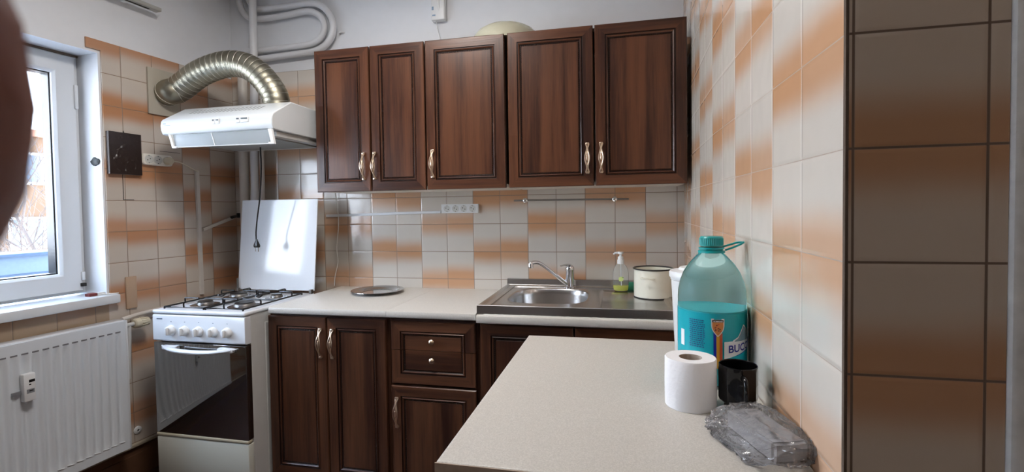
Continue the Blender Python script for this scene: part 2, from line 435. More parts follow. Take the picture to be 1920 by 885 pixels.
# ------------------------------------------------------------------ outside
pw = MB().box(-3.2, 3.0, -1.02, -.80, -1.3, .015, 0).box(-3.2, 3.0, -1.04, -.78, .015, .03, 1)
pw.box(-3.2, 3, -.80, -.796, -.085, -.078, 1)
for k in range(12): pw.box(-3 + k * .5, -2.994 + k * .5, -.80, -.796, -1.3, -.085, 1)
tag(pw.build('balcony_parapet', [P('pale_blue_masonry', (0.16, 0.20, 0.25), .8, var=.1), P('blue_grey_coping', (0.07, 0.10, 0.15), .8)], frame=LF, loc=(0, -.9, -1.3)), 'pale blue balcony parapet outside the window, below the bare tree', 'parapet')
def building(u, w_, wd, dp, z1, colr, name, label, rows, cols):
    t = thing(name, label, 'building', (u, w_, -9), LF)
    MB().box(u, u + wd, w_ - dp, w_, -9, z1).build('facade', P(name + '_render', colr, .85, var=.1, bscale=1.2), t)
    MB().box(u - .15, u + wd + .15, w_ - dp - .15, w_ + .15, z1, z1 + .25).build('roof', P(name + '_roof', (0.25, .12, .08), .8), t)
    for r in range(rows):
        for c in range(cols):
            cx = u + wd * (c + .5) / cols; cz = z1 - 1.2 - r * 2.4
            f = MB(); f.box(cx - .55, cx + .55, w_, w_ + .05, cz - .6, cz + .6, 0).box(cx - .45, cx + .45, w_ + .045, w_ + .06, cz - .5, cz + .5, 1)
            f.build('window', [P('outer_window_frame', (.5, .5, .5), .6), P('outer_window_glass', (.05, .07, .10), .1)], t)
building(-22, -20, 14, 7, 3.2, (0.075, 0.042, 0.022), 'apartment_building', 'far ochre apartment block seen through the branches outside the window', 3, 5)
building(-38, -26, 13, 7, 5.8, (0.06, 0.05, 0.042), 'grey_apartment_building', 'distant grey block with dark roof behind the ochre building', 3, 4)
def tree(u, w_, zb, h, seed, label):
    rnd = random.Random(seed); t = thing('bare_tree', label, 'tree', (u, w_, zb), LF)
    mb = MB(); tw = MB()
    def br(p, d, l, r, dep):
        q = p + d * l; mid = (p + q) / 2 + Vector((rnd.uniform(-.06, .06), rnd.uniform(-.06, .06), 0)) * l
        (mb if dep < 2 else tw).tube([p, mid, q], [r, r * .85, r * .65], 6 if dep < 3 else 4)
        if dep >= 6: return
        for k in range(2 if dep < 1 else 3):
            nd = (d + Vector((rnd.uniform(-.75, .75), rnd.uniform(-.75, .75), rnd.uniform(-.15, .5)))).normalized()
            br(p + d * l * rnd.uniform(.55, 1), nd, l * rnd.uniform(.6, .82), r * .58, dep + 1)
    br(Vector((u, w_, zb)), Vector((.05, 0, 1)), h, .055, 0)
    bk = P('bare_bark', (0.085, 0.065, 0.055), .9)
    mb.build('trunk', bk, t, recalc=False); tw.build('branches', bk, t, recalc=False)
tree(-1.2, -3.6, -2.6, 1.5, 5, 'bare leafless tree just beyond the parapet outside the window')
tree(-4.6, -7.5, -5.0, 2.7, 11, 'second bare tree standing further back outside the window')

# ------------------------------------------------------------------ doors and handles
def moulded(name, x0, x1, z0, z1, yf, parent, th=.018, fr=.044, hgrain=False, split=None):
    """moulded door front: frame, groove, beaded moulding, flat field. front face at yf, thickness th behind"""
    W_, H_ = x1 - x0, z1 - z0
    rings = [(0, th), (0, .0035), (.0035, 0), (fr, 0), (fr + .0025, .0045), (fr + .005, .0045), (fr + .009, .0005), (fr + .013, .003), (fr + .0155, .0075), (fr + .020, .0075), (fr + .022, .0055)]
    kind = ['e', 'e', 'f', 'g', 'g', 'm', 'm', 'g', 'g', 'm']
    vs = []; fs = []; mi = []
    for ins, dy in rings:
        vs += [(x0 + ins, yf + dy, z0 + ins), (x1 - ins, yf + dy, z0 + ins), (x1 - ins, yf + dy, z1 - ins), (x0 + ins, yf + dy, z1 - ins)]
    for r in range(len(rings) - 1):
        for k in range(4):
            l = (k + 1) % 4; fs.append((r * 4 + k, r * 4 + l, (r + 1) * 4 + l, (r + 1) * 4 + k))
            kd = kind[r]
            if kd == 'g': mi.append(2)
            else: mi.append(1 if k in (0, 2) else 0)
    n = len(rings) - 1
    fs.append((n * 4, n * 4 + 1, n * 4 + 2, n * 4 + 3)); mi.append(1 if hgrain else 0)
    fs.append((3, 2, 1, 0)); mi.append(2)
    mats = [M['wood'], M['woodh'], M['groove']]
    # rope beading along the moulding: small slanted beads
    def beads(zlo, zhi):
        b = MB(); st = .0085; a = fr + .0178
        z = z0 + a + .004
        while z < z1 - a:
            if zlo < z < zhi: b.lathe([(0, -.003), (.0024, -.0015), (.0024, .0015), (0, .003)], (x0 + a, yf + .0068, z), 6); b.lathe([(0, -.003), (.0024, -.0015), (.0024, .0015), (0, .003)], (x1 - a, yf + .0068, z), 6)
            z += st
        x = x0 + a + .004
        while x < x1 - a:
            for zz_ in (z0 + a, z1 - a):
                if zlo < zz_ < zhi: b.lathe([(0, -.003), (.0024, -.0015), (.0024, .0015), (0, .003)], (x, yf + .0068, zz_), 6, axis='x')
            x += st
        return b
    outs = []
    if split is None:
        mb = MB().add(vs, fs, mi); mb.v = mb.v; bd = beads(-9, 9)
        mb.add(bd.v, bd.f, 2, True)
        outs.append(mb.build(name, mats, parent, recalc=True, angle=30))
    else:
        for lo, hi in ((split + .0012, 9), (-9, split - .0012)):
            bm = bmesh.new(); bv = [bm.verts.new(v) for v in vs]
            for f, q in zip(fs, mi):
                ff = bm.faces.new([bv[i] for i in f]); ff.material_index = q
            for zc, inner in ((lo, True), (hi, False)):
                if abs(zc) > 5: continue
                gm = bm.verts[:] + bm.edges[:] + bm.faces[:]
                r = bmesh.ops.bisect_plane(bm, geom=gm, plane_co=(0, 0, zc), plane_no=(0, 0, 1), clear_inner=inner, clear_outer=not inner)
                ed = [e for e in r['geom_cut'] if isinstance(e, bmesh.types.BMEdge)]
                bmesh.ops.holes_fill(bm, edges=ed, sides=0)
            bm.verts.index_update(); mb = MB()
            mb.add([v.co[:] for v in bm.verts], [[v.index for v in f.verts] for f in bm.faces], [f.material_index for f in bm.faces]); bm.free()
            bd = beads(lo, hi); mb.add(bd.v, bd.f, 2, True)
            outs.append(mb.build(name, mats, parent, angle=30))
    return outs

def handle_mesh():
    b = MB(); H = .062
    for sgn in (-1, 1):
        pts = []; rr = []
        for i in range(33):
            t = -1 + 2 * i / 32
            bul = max(0, cos(t * pi * .5 / .62)) if abs(t) < .62 else 0
            xo = .0022 + .0075 * bul ** 1.3 + (.0045 * ((abs(t) - .75) / .25) if abs(t) > .75 else 0)
            yo = -.004 - .020 * (1 - abs(t) ** 2.2) + (0.0)
            pts.append((sgn * xo, yo, t * H)); rr.append(.0030 if abs(t) < .8 else .0034)
        b.tube(pts, rr, 8)
    for t in (-1, 1):
        b.rbox(-.0085, .0085, -.009, 0.0, t * H - .006, t * H + .006, .003)
    b.lathe([(0, -.017), (.0030, -.013), (.0044, -.005), (.0047, 0), (.0044, .005), (.0030, .013), (0, .017)], (0, -.0235, 0), 16, sy=.6)
    for t in (-1, 1): b.tube([(0, -.017, t * .030), (0, -.021, t * .016)], .0026, 8)
    return b
HM = handle_mesh()
def put_handle(x, y, z, parent):
    if 'hm' not in MATS:
        o = HM.build('handle', M['bronze'], None); MATS['hm'] = o.data; D.objects.remove(o)
    o = D.objects.new('handle', MATS['hm']); COL.objects.link(o); o.parent = parent
    o.location = Vector((x, y, z)) - Vector(root_origin(parent))
    return o
def root_origin(p):
    while p is not None and 'o' not in p.keys(): p = p.parent
    return p['o']

# upper cabinets
YF = -.338
def upper(x0, x1, doors, label):
    t = thing('wall_cabinet', label, 'cabinet', (x0, -.16, .335))
    c = MB(); th = .016; zt = 1.020; zb = .3275
    c.box(x0, x1, -.318, 0, zb, zb + th, 0).box(x0, x1, -.318, 0, zt - th, zt, 1).box(x0, x0 + th, -.318, 0, zb + th, zt - th, 1).box(x1 - th, x1, -.318, 0, zb + th, zt - th, 1).box(x0 + th, x1 - th, -.012, 0, zb + th, zt - th, 0)
    c.build('body', [M['carcass'], M['walnutside']], t, recalc=False)
    for (a, b_, hx) in doors:
        d = moulded('door', a, b_, .3255, 1.0275, YF, t)[0]
        put_handle(hx, YF, .447, d)
    return t
upper(-1.762, -1.182, [(-1.765, -1.471, -1.505), (-1.463, -1.184, -1.446)], 'brown wall cabinet with two narrow doors, next to the extractor hood')
upper(-1.172, -.790, [(-1.176, -.792, -1.146)], 'brown single-door wall cabinet in the middle of the upper row')
upper(-.776, -.002, [(-.777, -.3925, -.420), (-.3845, -.0005, -.360)], 'brown wall cabinet with two wide doors, against the right wall')

# lower cabinets
YL = -.585
def lower(x0, x1, doors, label, drawers=False, top_z=-.2345):
    t = thing('base_cabinet', label, 'cabinet', (x0, -.28, FL))
    c = MB(); zt = top_z; th = .016
    c.box(x0, x0 + th, -.566, -.01, FL + .06, zt, 0).box(x1 - th, x1, -.566, -.01, FL + .06, zt, 0).box(x0 + th, x1 - th, -.566, -.01, FL + .06, FL + .076, 0).box(x0 + th, x1 - th, -.018, -.01, FL + .08, zt, 0)
    c.box(x0 + th, x1 - th, -.566, -.50, zt - .018, zt, 0)
    c.box(x0, x1, -.51, -.495, FL, FL + .06, 0)
    if drawers: c.box(x0 + th, x1 - th, -.566, -.02, -.545, -.53, 0)
    c.build('body', M['walnutside'], t, recalc=False)
    return t
t = lower(-1.871, -1.270, None, 'brown base cabinet with two tall doors, beside the cooker')
for a, b_, hx in ((-1.871, -1.573, -1.600), (-1.568, -1.283, -1.541)):
    d = moulded('door', a, b_, -.985, -.246, YL, t)[0]; put_handle(hx, YL, -.362, d)
t = lower(-1.268, -.868, None, 'brown base cabinet with two small drawers over one door', True)
ds = moulded('drawer', -1.258, -.878, -.522, -.250, YL, t, fr=.042, hgrain=True, split=-.3735)
for d, kz in zip(ds, (-.333, -.4125)):
    k = MB(); k.lathe([(.004, 0), (.0045, -.010), (.0115, -.014), (.0125, -.019), (.009, -.023), (.006, -.0245), (.0055, -.027), (0, -.029)], (-1.068, YL + .0055, kz), 20, axis='y')
    kn = k.build('knob', M['bronze'], None, loc=(0, 0, 0)); kn.parent = d; kn.location = -Vector(t['o'])
d = moulded('door', -1.262, -.876, -.985, -.532, YL, t)[0]; put_handle(-1.235, YL, -.648, d)
t = lower(-.866, -.062, None, 'brown base cabinet under the sink, half hidden by the worktop in front', top_z=-.2425)
for a, b_, hx in ((-.855, -.470, -.498), (-.462, -.066, -.434)):
    d = moulded('door', a, b_, -.985, -.250, YL, t)[0]; put_handle(hx, YL, -.362, d)

# worktops
CT = -.203
def worktop(name, x0, x1, y0, y1, zt, label, th=.030, raw=False):
    mb = MB(); r = .008
    prof = [(y1, zt - th), (y1, zt), (y0 + r, zt), (y0 + r * .3, zt - r * .3), (y0, zt - r), (y0, zt - th + r), (y0 + r * .3, zt - th + r * .3), (y0 + r, zt - th)]
    mb.prism(prof, x0, x1, 'x')
    o = mb.build(name, M['top'], loc=((x0 + x1) / 2, (y0 + y1) / 2, zt - th)); return tag(o, label, 'worktop')
worktop('worktop', -1.852, -1.2725, -.602, -.004, CT, 'beige speckled worktop section next to the cooker, under the steel plate')
worktop('worktop', -1.2715, -.869, -.602, -.004, CT, 'short beige worktop section over the drawers, left of the sink')
mb = MB(); zt, th, y0, r = CT - .004, .034, -.612, .008
prof = [(-.475, zt - th), (-.475, zt), (y0 + r, zt), (y0 + r * .3, zt - r * .3), (y0, zt - r), (y0, zt - th + r), (y0 + r * .3, zt - th + r * .3), (y0 + r, zt - th)]
mb.prism(prof, -.864, -.004, 'x')
mb.box(-.864, -.803, -.475, -.004, zt - th, zt).box(-.411, -.004, -.475, -.004, zt - th, zt).box(-.803, -.411, -.062, -.004, zt - th, zt)
tag(mb.build('worktop', M['top'], loc=(-.43, -.3, zt - th), recalc=False), 'beige worktop section under the stainless steel sink', 'worktop')
# side worktop, on a plain base, against the right wall
sw = thing('side_worktop', 'large beige speckled worktop in the foreground along the right wall', 'worktop', (-.29, -1.37, FL))
TT = -.182
mb = MB()
A = [(-.577, -.975), (-.002, -.975), (-.002, -1.772), (-.587, -1.772)]
mb.prism(A, TT - .030, TT, 'z'); mb.build('top', M['top'], sw, bevel=.0025)
MB().box(-.5885, -.003, -1.7745, -1.7725, TT - .031, TT - .001).build('front_edging', M['rawedge'], sw)
mb = MB()
mb.box(-.565, -.549, -1.75, -.995, FL, TT - .031).box(-.030, -.014, -1.75, -.995, FL, TT - .031).box(-.549, -.03, -1.01, -.995, FL + .08, TT - .031).box(-.549, -.03, -1.74, -1.01, FL + .08, FL + .096)
mb.build('base', M['walnutside'], sw, recalc=False)

# ------------------------------------------------------------------ cooker
SX0, SX1, SF, SB, SZ = -2.382, -1.886, -.700, -.205, -.209
t = thing('gas_cooker', 'white gas cooker with raised lid, black glass oven door and five knobs', 'cooker', ((SX0 + SX1) / 2, -.45, FL))
MB().box(SX0 + .004, SX1 - .004, SF + .03, SB, FL + .03, SZ - .018).build('body', M['sidewhite'], t, bevel=.003)
MB().box(SX1 - .0045, SX1 - .0025, SF + .12, SB - .03, FL + .06, SZ - .07).build('side_panel', M['sidewhite'], t, bevel=.002)
MB().rbox(SX0, SX1, SF - .006, SB, SZ - .018, SZ, .007, seg=3).build('hob_top', M['enamel'], t)
cp = MB(); cp.prism([(SF + .03, -.230), (SF - .003, -.230), (SF - .006, -.236), (SF - .006, -.346), (SF, -.352), (SF + .03, -.352)], SX0 + .002, SX1 - .002, 'x')
cpo = cp.build('control_panel', M['enamel'], t, bevel=.002)
for k, kx in enumerate((-2.277, -2.203, -2.128, -2.052, -1.978)):
    b = MB(); c = (kx, SF - .0055, -.300)
    b.lathe([(.0235, 0), (.0235, -.004), (.0215, -.006), (.0195, -.018), (.016, -.0215), (0, -.0225)], c, 28, axis='y')
    b.rbox(kx - .005, kx + .005, SF - .037, SF - .022, -.317, -.283, .003)
    b.build('knob', M['plastic'], t)
gp = P('grey_print', (.12, .16, .22), .5)
for kx in (-2.277, -2.203, -2.128, -2.052, -1.978): MB().box(kx - .0025, kx + .0025, SF - .0068, SF - .0058, -.2615, -.259).build('dial_mark', gp, t)
MB().box(-2.356, -2.325, SF - .0068, SF - .0058, -.2515, -.246).build('maker_mark', gp, t)
dr = MB(); dr.rbox(SX0 + .002, SX1 - .002, SF - .004, SF + .03, -.778, -.357, .003)
do = dr.build('oven_door', M['glassblack'], t)
MB().rbox(SX0 + .002, SX1 - .002, SF - .0055, SF + .02, -.790, -.7785, .002).build('door_trim', M['ivory'], t)
hd = MB(); n = 24; top = []; bot = []
for i in range(n + 1):
    s_ = -1 + 2 * i / n; x = -2.128 + s_ * .198
    hd_z = -.372 - .013 * (1 - s_ * s_) ** .8
    top.append((x, SF - .010 - .035 * (1 - abs(s_) ** 3), hd_z + .002))
hd.tube([Vector(p) for p in top], [(.004 + .0085 * (1 - abs(-1 + 2 * i / n) ** 4)) for i in range(n + 1)], 12, flat=.8)
hd.rbox(-2.315, -2.235, SF - .026, SF - .003, -.386, -.366, .006); hd.rbox(-2.021, -1.941, SF - .026, SF - .003, -.386, -.366, .006)
hh = hd.build('handle', M['enamel'], None, loc=t['o']); hh.parent = do; hh.location = (0, 0, 0)
MB().rbox(SX0 + .002, SX1 - .002, SF - .004, SF + .03, -1.01, -.796, .005).build('storage_drawer', P('cream_enamel', (.66, .66, .58), .3), t)
for fx in (SX0 + .03, SX1 - .03):
    for fy in (SF + .06, SB - .05): MB().lathe([(.016, 0), (.014, .03)], (fx, fy, FL), 14).build('foot', M['black'], t)
# burners
for bx, by, r in ((-2.235, -.560, .033), (-2.010, -.565, .043), (-2.245, -.340, .040), (-2.010, -.345, .026)):
    b = MB(); b.lathe([(r + .03, 0.0002), (r + .02, .003), (r + .004, .003), (r + .002, .010), (r, .012), (r, .016), (r - .004, .019), (0, .0195)], (bx, by, SZ), 28, mi=[1, 1, 0, 0, 0, 2, 2])
    b.build('burner', [M['burner'], M['steel'], M['iron']], t)
# pan supports: rectangular frames and raised fingers
for gx0, gx1 in ((-2.345, -2.130), (-2.120, -1.922)):
    g = MB(); zb_, zt_ = SZ + .008, SZ + .030; y0, y1 = -.675, -.265
    g.tube([(gx0, y0, zb_), (gx1, y0, zb_), (gx1, y1, zb_), (gx0, y1, zb_)], .0042, 8, closed=True)
    for (cx, cy) in ((( gx0 + gx1) / 2, -.565), ((gx0 + gx1) / 2, -.345)):
        for dx, dy in ((1, 0), (-1, 0)):
            ex = gx1 if dx > 0 else gx0
            g.tube(catmull([(ex, cy, zb_), (ex, cy, zt_ - .004), (ex - dx * .010, cy, zt_), (cx + dx * .028, cy, zt_)], 4), .0036, 8)
    for cy, ey in ((-.565, y0), (-.345, y1)):
        sg = 1 if ey > cy else -1; cx = (gx0 + gx1) / 2
        g.tube(catmull([(cx, ey, zb_), (cx, ey, zt_ - .004), (cx, ey - sg * .010, zt_), (cx, cy + sg * .030, zt_)], 4), .0036, 8)
    g.tube(catmull([((gx0 + gx1) / 2, -.48, zt_), ((gx0 + gx1) / 2, -.455, zt_ - .01), ((gx0 + gx1) / 2, -.43, zt_)], 4), .0036, 8)
    for xx_ in (gx0, gx1):
        for yy_ in (y0, y1): g.lathe([(.004, 0), (.004, .009)], (xx_, yy_, SZ), 8)
    g.tube([(gx0, -.455, zb_), (gx1, -.455, zb_)], .0036, 8)
    g.build('pan_support', M['iron'], t)
# lid
ld = MB(); yb, yt = -.212, -.158
def lidy(z): return yb + (yt - yb) * (z - SZ) / .51
x0, x1 = SX0 + .018, SX1 + .000
vs = [];
for z in (SZ + .012, SZ + .508):
    for x in (x0, x1): vs.append((x, lidy(z), z)); vs.append((x, lidy(z) + .006, z))
ld.add(vs, [(0, 2, 6, 4), (1, 5, 7, 3), (0, 1, 3, 2), (4, 6, 7, 5), (0, 4, 5, 1), (2, 3, 7, 6)])
lid = ld.build('lid', P('lid_enamel', (.74, .78, .83), .10, spec=.6), t, bevel=.002)
rim = MB(); 
rim.tube([(x0 + .003, lidy(SZ + .015) - .002, SZ + .015), (x0 + .003, lidy(SZ + .50) - .002, SZ + .504)], .0055, 8)
ro = rim.build('lid_edge', M['enamel'], None, loc=t['o']); ro.parent = lid; ro.matrix_world = t.matrix_world.copy(); rim = MB()
rim.tube([(x1 - .003, lidy(SZ + .015) - .002, SZ + .015), (x1 - .003, lidy(SZ + .50) - .002, SZ + .504)], .0055, 8)
ro = rim.build('lid_edge', M['enamel'], None, loc=t['o']); ro.parent = lid
rim = MB(); rim.rbox(x0 + .018, x1 - .022, lidy(.3) - .012, lidy(.3) + .002, .288, .301, .004)
ro = rim.build('lid_bar', M['enamel'], None, loc=t['o']); ro.parent = lid
hn = MB(); hn.rbox(x0 + .004, x0 + .018, -.230, -.212, SZ - .001, SZ + .022, .002).box(x0 + .004, x0 + .008, -.224, -.212, SZ, SZ + .075)
hn.build('lid_hinge', M['burner'], t)
hn = MB(); hn.rbox(x1 - .02, x1 - .004, -.230, -.212, SZ - .001, SZ + .022, .002)
hn.build('lid_hinge', M['burner'], t)
print('part1 ok')
# ------------------------------------------------------------------ extractor hood
HX0, HX1 = -2.412, -1.803
t = thing('extractor_hood', 'white extractor hood above the cooker with clear visor and push buttons', 'hood', ((HX0 + HX1) / 2, -.35, .58))
prof = [(-.12, .745), (-.468, .752), (-.592, .678), (-.600, .668), (-.604, .648), (-.602, .625), (-.594, .606), (-.580, .603), (-.12, .600)]
MB().prism(prof, HX0, HX1, 'x').build('body', P('hood_enamel', (.68, .71, .73), .30), t, bevel=.004, angle=50)
MB().box(HX0 + .02, HX1 - .012, -.56, -.13, .577, .6005).build('underside', M['sidewhite'], t, bevel=.002)
MB().box(HX0 + .05, HX1 - .05, -.52, -.20, .571, .578).build('filter', P('grease_filter', (.30, .30, .28), .6, var=.2, bscale=200), t)
sl = MB()
for k in range(17):
    a = -2.315 + k * .0235
    # slots lie on the sloping top
    def S(y): return .752 + (y + .468) / (-.592 + .468) * (.678 - .752)
    y0, y1 = -.500, -.540
    vs = [(a + .012, y0, S(y0) + .0006), (a + .022, y0, S(y0) + .0006), (a + .010, y1, S(y1) + .0006), (a, y1, S(y1) + .0006)]
    vs2 = [(x, y + .001, z - .004) for x, y, z in vs]
    sl.add(vs + vs2, [(0, 1, 2, 3), (4, 7, 6, 5), (0, 4, 5, 1), (1, 5, 6, 2), (2, 6, 7, 3), (3, 7, 4, 0)])
sl.build('vent_slots', P('slot_shadow_grey', (.32, .33, .33), .7), t)
for a, b_ in ((-2.120, -2.104), (-2.100, -2.080), (-1.990, -1.970), (-1.965, -1.925)):
    q = MB(); q.rbox(a, b_, -.6075, -.600, .640, .664, .0018, 0); q.rbox(a + .003, b_ - .003, -.6085, -.6070, .654, .661, .0005, 1)
    q.build('button', [M['plastic'], P('button_grey', (.12, .14, .15), .5)], t)
MB().box(-2.395, -2.380, -.6055, -.6040, .653, .656).box(-2.390, -2.355, -.6055, -.604, .645, .647).build('maker_mark', P('blue_grey_print', (.25, .36, .50), .5), t)
vz = MB(); vz.add([(HX0 + .055, -.592, .604), (HX1 - .012, -.592, .604), (HX1 - .020, -.600, .540), (HX0 + .072, -.600, .544), (HX0 + .055, -.589, .604), (HX1 - .012, -.589, .604), (HX1 - .020, -.597, .540), (HX0 + .072, -.597, .544)],
   [(0, 1, 2, 3), (4, 7, 6, 5), (0, 4, 5, 1), (1, 5, 6, 2), (2, 6, 7, 3), (3, 7, 4, 0)])
vz.build('visor', M['visor'], t)
vb = MB(); vb.tube([(HX0 + .062, -.600, .5425), (HX1 - .020, -.600, .5385)], .0022, 6)
vb.tube([(HX0 + .275, -.594, .603), (HX0 + .30, -.601, .543)], .0016, 6); vb.build('visor_rib', M['plastic'], t)
for xa, xb, sg in ((HX0 + .046, HX0 + .066, 1), (HX1 - .014, HX1 - .012, -1)):
    xt = xa; xl = xb; cl = MB()
    cl.prism([(xt, .604), (xt + .012, .604), (xl + .010, .546), (xl + .024 * (1 if sg > 0 else -.6), .546), (xl + .024 * (1 if sg > 0 else -.6), .538), (xl, .538)] if sg > 0 else
             [(HX1 - .022, .604), (HX1 - .004, .604), (HX1 + .010, .536), (HX1 - .020, .536), (HX1 - .020, .545), (HX1 - .008, .546)], -.606, -.592, 'y')
    cl.build('visor_bracket', M['plastic'], t, bevel=.001)

# duct
t = thing('ventilation_duct', 'ribbed silver flexible duct arching from the wall plate to the hood', 'duct', (-1.99, -.33, .75))
def LP(u, w_, z): return LF @ Vector((u, w_, z))
path = catmull([LP(.415, .014, .855), LP(.425, .05, .856), (-2.505, -.405, .876), (-2.391, -.395, .945), (-2.286, -.385, .980), (-2.199, -.375, .989), (-2.123, -.365, .971), (-2.062, -.355, .927), (-2.015, -.345, .867), (-1.990, -.338, .815), (-1.985, -.335, .7565)], 12)
mb = MB(); mb.tube(path, .060, 40, caps=False)
L_ = [0.0]
for a, b_ in zip(path, path[1:]): L_.append(L_[-1] + (b_ - a).length)
def along(s):
    for i in range(len(path) - 1):
        if L_[i + 1] >= s:
            f_ = (s - L_[i]) / max(1e-9, L_[i + 1] - L_[i]); return path[i].lerp(path[i + 1], f_)
    return path[-1].copy()
tot = L_[-1]; N_ = int(tot / .0046)
fine = [along(tot * i / N_) for i in range(N_ + 1)]
rr = [.0645 + .0006 * sin(i * .0046 / .0285 * 2 * pi) for i in range(N_ + 1)]
mb = MB(); mb.tube(fine, rr, 40, caps=False); mb.build('hose', M['duct'], t, recalc=False, angle=80)
# bright spiral seams
sm = MB(); vsd = []; prev = None; seg = []
turns = tot / .0285; K = 28
for i in range(int(turns * K)):
    s_ = tot * i / (turns * K); p = along(s_); q = along(min(tot, s_ + .004)) - along(max(0, s_ - .004)); q.normalize()
    if prev is None: nx = q.cross(Vector((0, 0, 1))).normalized()
    else: nx = (prev - q * prev.dot(q)).normalized()
    prev = nx; ny = q.cross(nx); an = 2 * pi * i / K
    seg.append(p + (nx * cos(an) + ny * sin(an)) * .0650)
sm.tube(seg, .0013, 5); sm.build('spiral_seam', M['ductrib'], t, recalc=False, angle=80)
cl = MB(); cl.lathe([(.066, 0), (.068, .004), (.068, .012), (.066, .016)], (-1.985, -.335, .7495), 32, cap=False); cl.build('collar', M['duct'], t)
pl_ = MB().rbox(.345, .510, .0, .012, .735, .968, .002)
tag(pl_.build('duct_plate', P('beige_board', (.46, .42, .34), .6, var=.08, bscale=12), frame=LF, loc=(.43, 0, .85)), 'square beige board on the left wall where the silver duct enters', 'board')

# ------------------------------------------------------------------ pipes
def pipe(name, pts, r, label, mat=None, n=8, cat='pipe', group=None, smooth=True):
    mb = MB(); mb.tube(catmull(pts, n) if smooth else pts, r, 18)
    return tag(mb.build(name, mat or M['pipe'], loc=Vector(pts[0]), angle=60), label, cat, group)
pipe('riser_pipe', [(-2.425, -.075, FL), (-2.420, -.075, .3), (-2.412, -.075, .9), (-2.410, -.075, 1.04)], .026, 'thickest cream-painted vertical pipe in the back corner, leftmost of the three', M['pipe2'])
pipe('riser_pipe', [(-2.362, -.072, FL), (-2.352, -.072, .44), (-2.335, -.072, 1.0), (-2.330, -.072, CE)], .021, 'white vertical pipe rising to the ceiling in front of the looped pipes', M['pipe'])
pipe('riser_pipe', [(-2.308, -.060, FL), (-2.310, -.060, .44), (-2.290, -.060, .95)], .0125, 'thinnest vertical pipe behind the hood and cooker lid, beside the two thick ones', M['pipe2'])
b = MB(); b.lathe([(.040, 0), (.040, .012), (.026, .016)], (-2.41, -.075, 1.035), 24)
tag(b.build('pipe_collar', M['pipe'], loc=(-2.41, -.075, 1.035)), 'white cap on top of the thick pipe below the duct', 'collar')
def loop(o_, r, label, y=-.05):
    k_ = (-.0225 - CAM.y) / (-.05 - CAM.y)
    pts = [CAM + (Vector((a, -.05, c)) - CAM) * k_ for a, c in o_]; return pipe('looped_pipe', pts, r, label, M['pipe'], n=8)
loop([(-2.395, CE), (-2.375, 1.47), (-2.345, 1.425), (-2.30, 1.402), (-2.15, 1.400), (-1.985, 1.402), (-1.92, 1.390), (-1.868, 1.350), (-1.838, 1.295), (-1.834, 1.24), (-1.855, 1.19), (-1.90, 1.152), (-1.96, 1.133), (-2.05, 1.128), (-2.16, 1.124), (-2.30, 1.118), (-2.40, 1.115)], .0185, 'outer white U-shaped pipe loop on the back wall')
loop([(-2.452, CE), (-2.440, 1.47), (-2.415, 1.40), (-2.365, 1.358), (-2.30, 1.347), (-2.15, 1.350), (-2.02, 1.360), (-1.955, 1.352), (-1.905, 1.315), (-1.887, 1.262), (-1.905, 1.215), (-1.95, 1.184), (-2.02, 1.172), (-2.15, 1.170), (-2.30, 1.167), (-2.40, 1.166)], .0175, 'inner white U-shaped pipe loop on the back wall, inside the larger one')
pipe('wall_hook', [(-1.80, .008, 1.243), (-1.818, -.02, 1.243)], .005, 'small painted bracket holding the outer pipe loop', M['pipe'], cat='bracket', n=3)

# cable trunking
def trunk(a, b_, wd, th, frame, label, mat=None):
    a, b_ = Vector(a), Vector(b_); d = (b_ - a); L = d.length; d.normalize(); nrm_ = Vector((0, 1, 0)) if frame is LF else Vector((0, -1, 0))
    s_ = d.cross(nrm_); mb = MB(); vs = []
    for p in (a, b_):
        for (i, j) in ((-1, 0), (1, 0), (1, .7), (.8, 1), (-.8, 1), (-1, .7)): vs.append(p + s_ * i * wd / 2 + nrm_ * j * th)
    fs = [(k, (k + 1) % 6, 6 + (k + 1) % 6, 6 + k) for k in range(6)] + [tuple(range(6)), tuple(range(6, 12))]
    mb.add(vs, fs); return tag(mb.build('cable_trunking', mat or M['pipe'], frame=frame, loc=a), label, 'trunking')
trunk((.250, 0, -.222), (.256, 0, .466), .022, .013, LF, 'upright white cable trunking on the left wall beside the cooker', M['pipe2'])
trunk((.232, 0.001, .138), (.030, .001, .200), .018, .012, LF, 'short slanted cream cable trunking leading to the back corner', M['pipe2'])
trunk((-1.935, 0, .2035), (-1.236, 0, .2175), .015, .011, WF, 'long white cable trunking along the back wall tiles')
g = thing('gas_tap', 'black hose connector on the back corner pipe above the cooker', 'tap', (-2.50, -.05, .21))
MB().tube([LP(.045, .010, .202), (-2.49, -.05, .212), (-2.445, -.075, .214)], .009, 10).build('hose', M['black'], g)
b = MB(); b.tube([(-2.452, -.078, .214), (-2.430, -.080, .214)], .014, 12); b.rbox(-2.450, -2.444, -.11, -.075, .20, .228, .002); b.build('valve', M['black'], g)

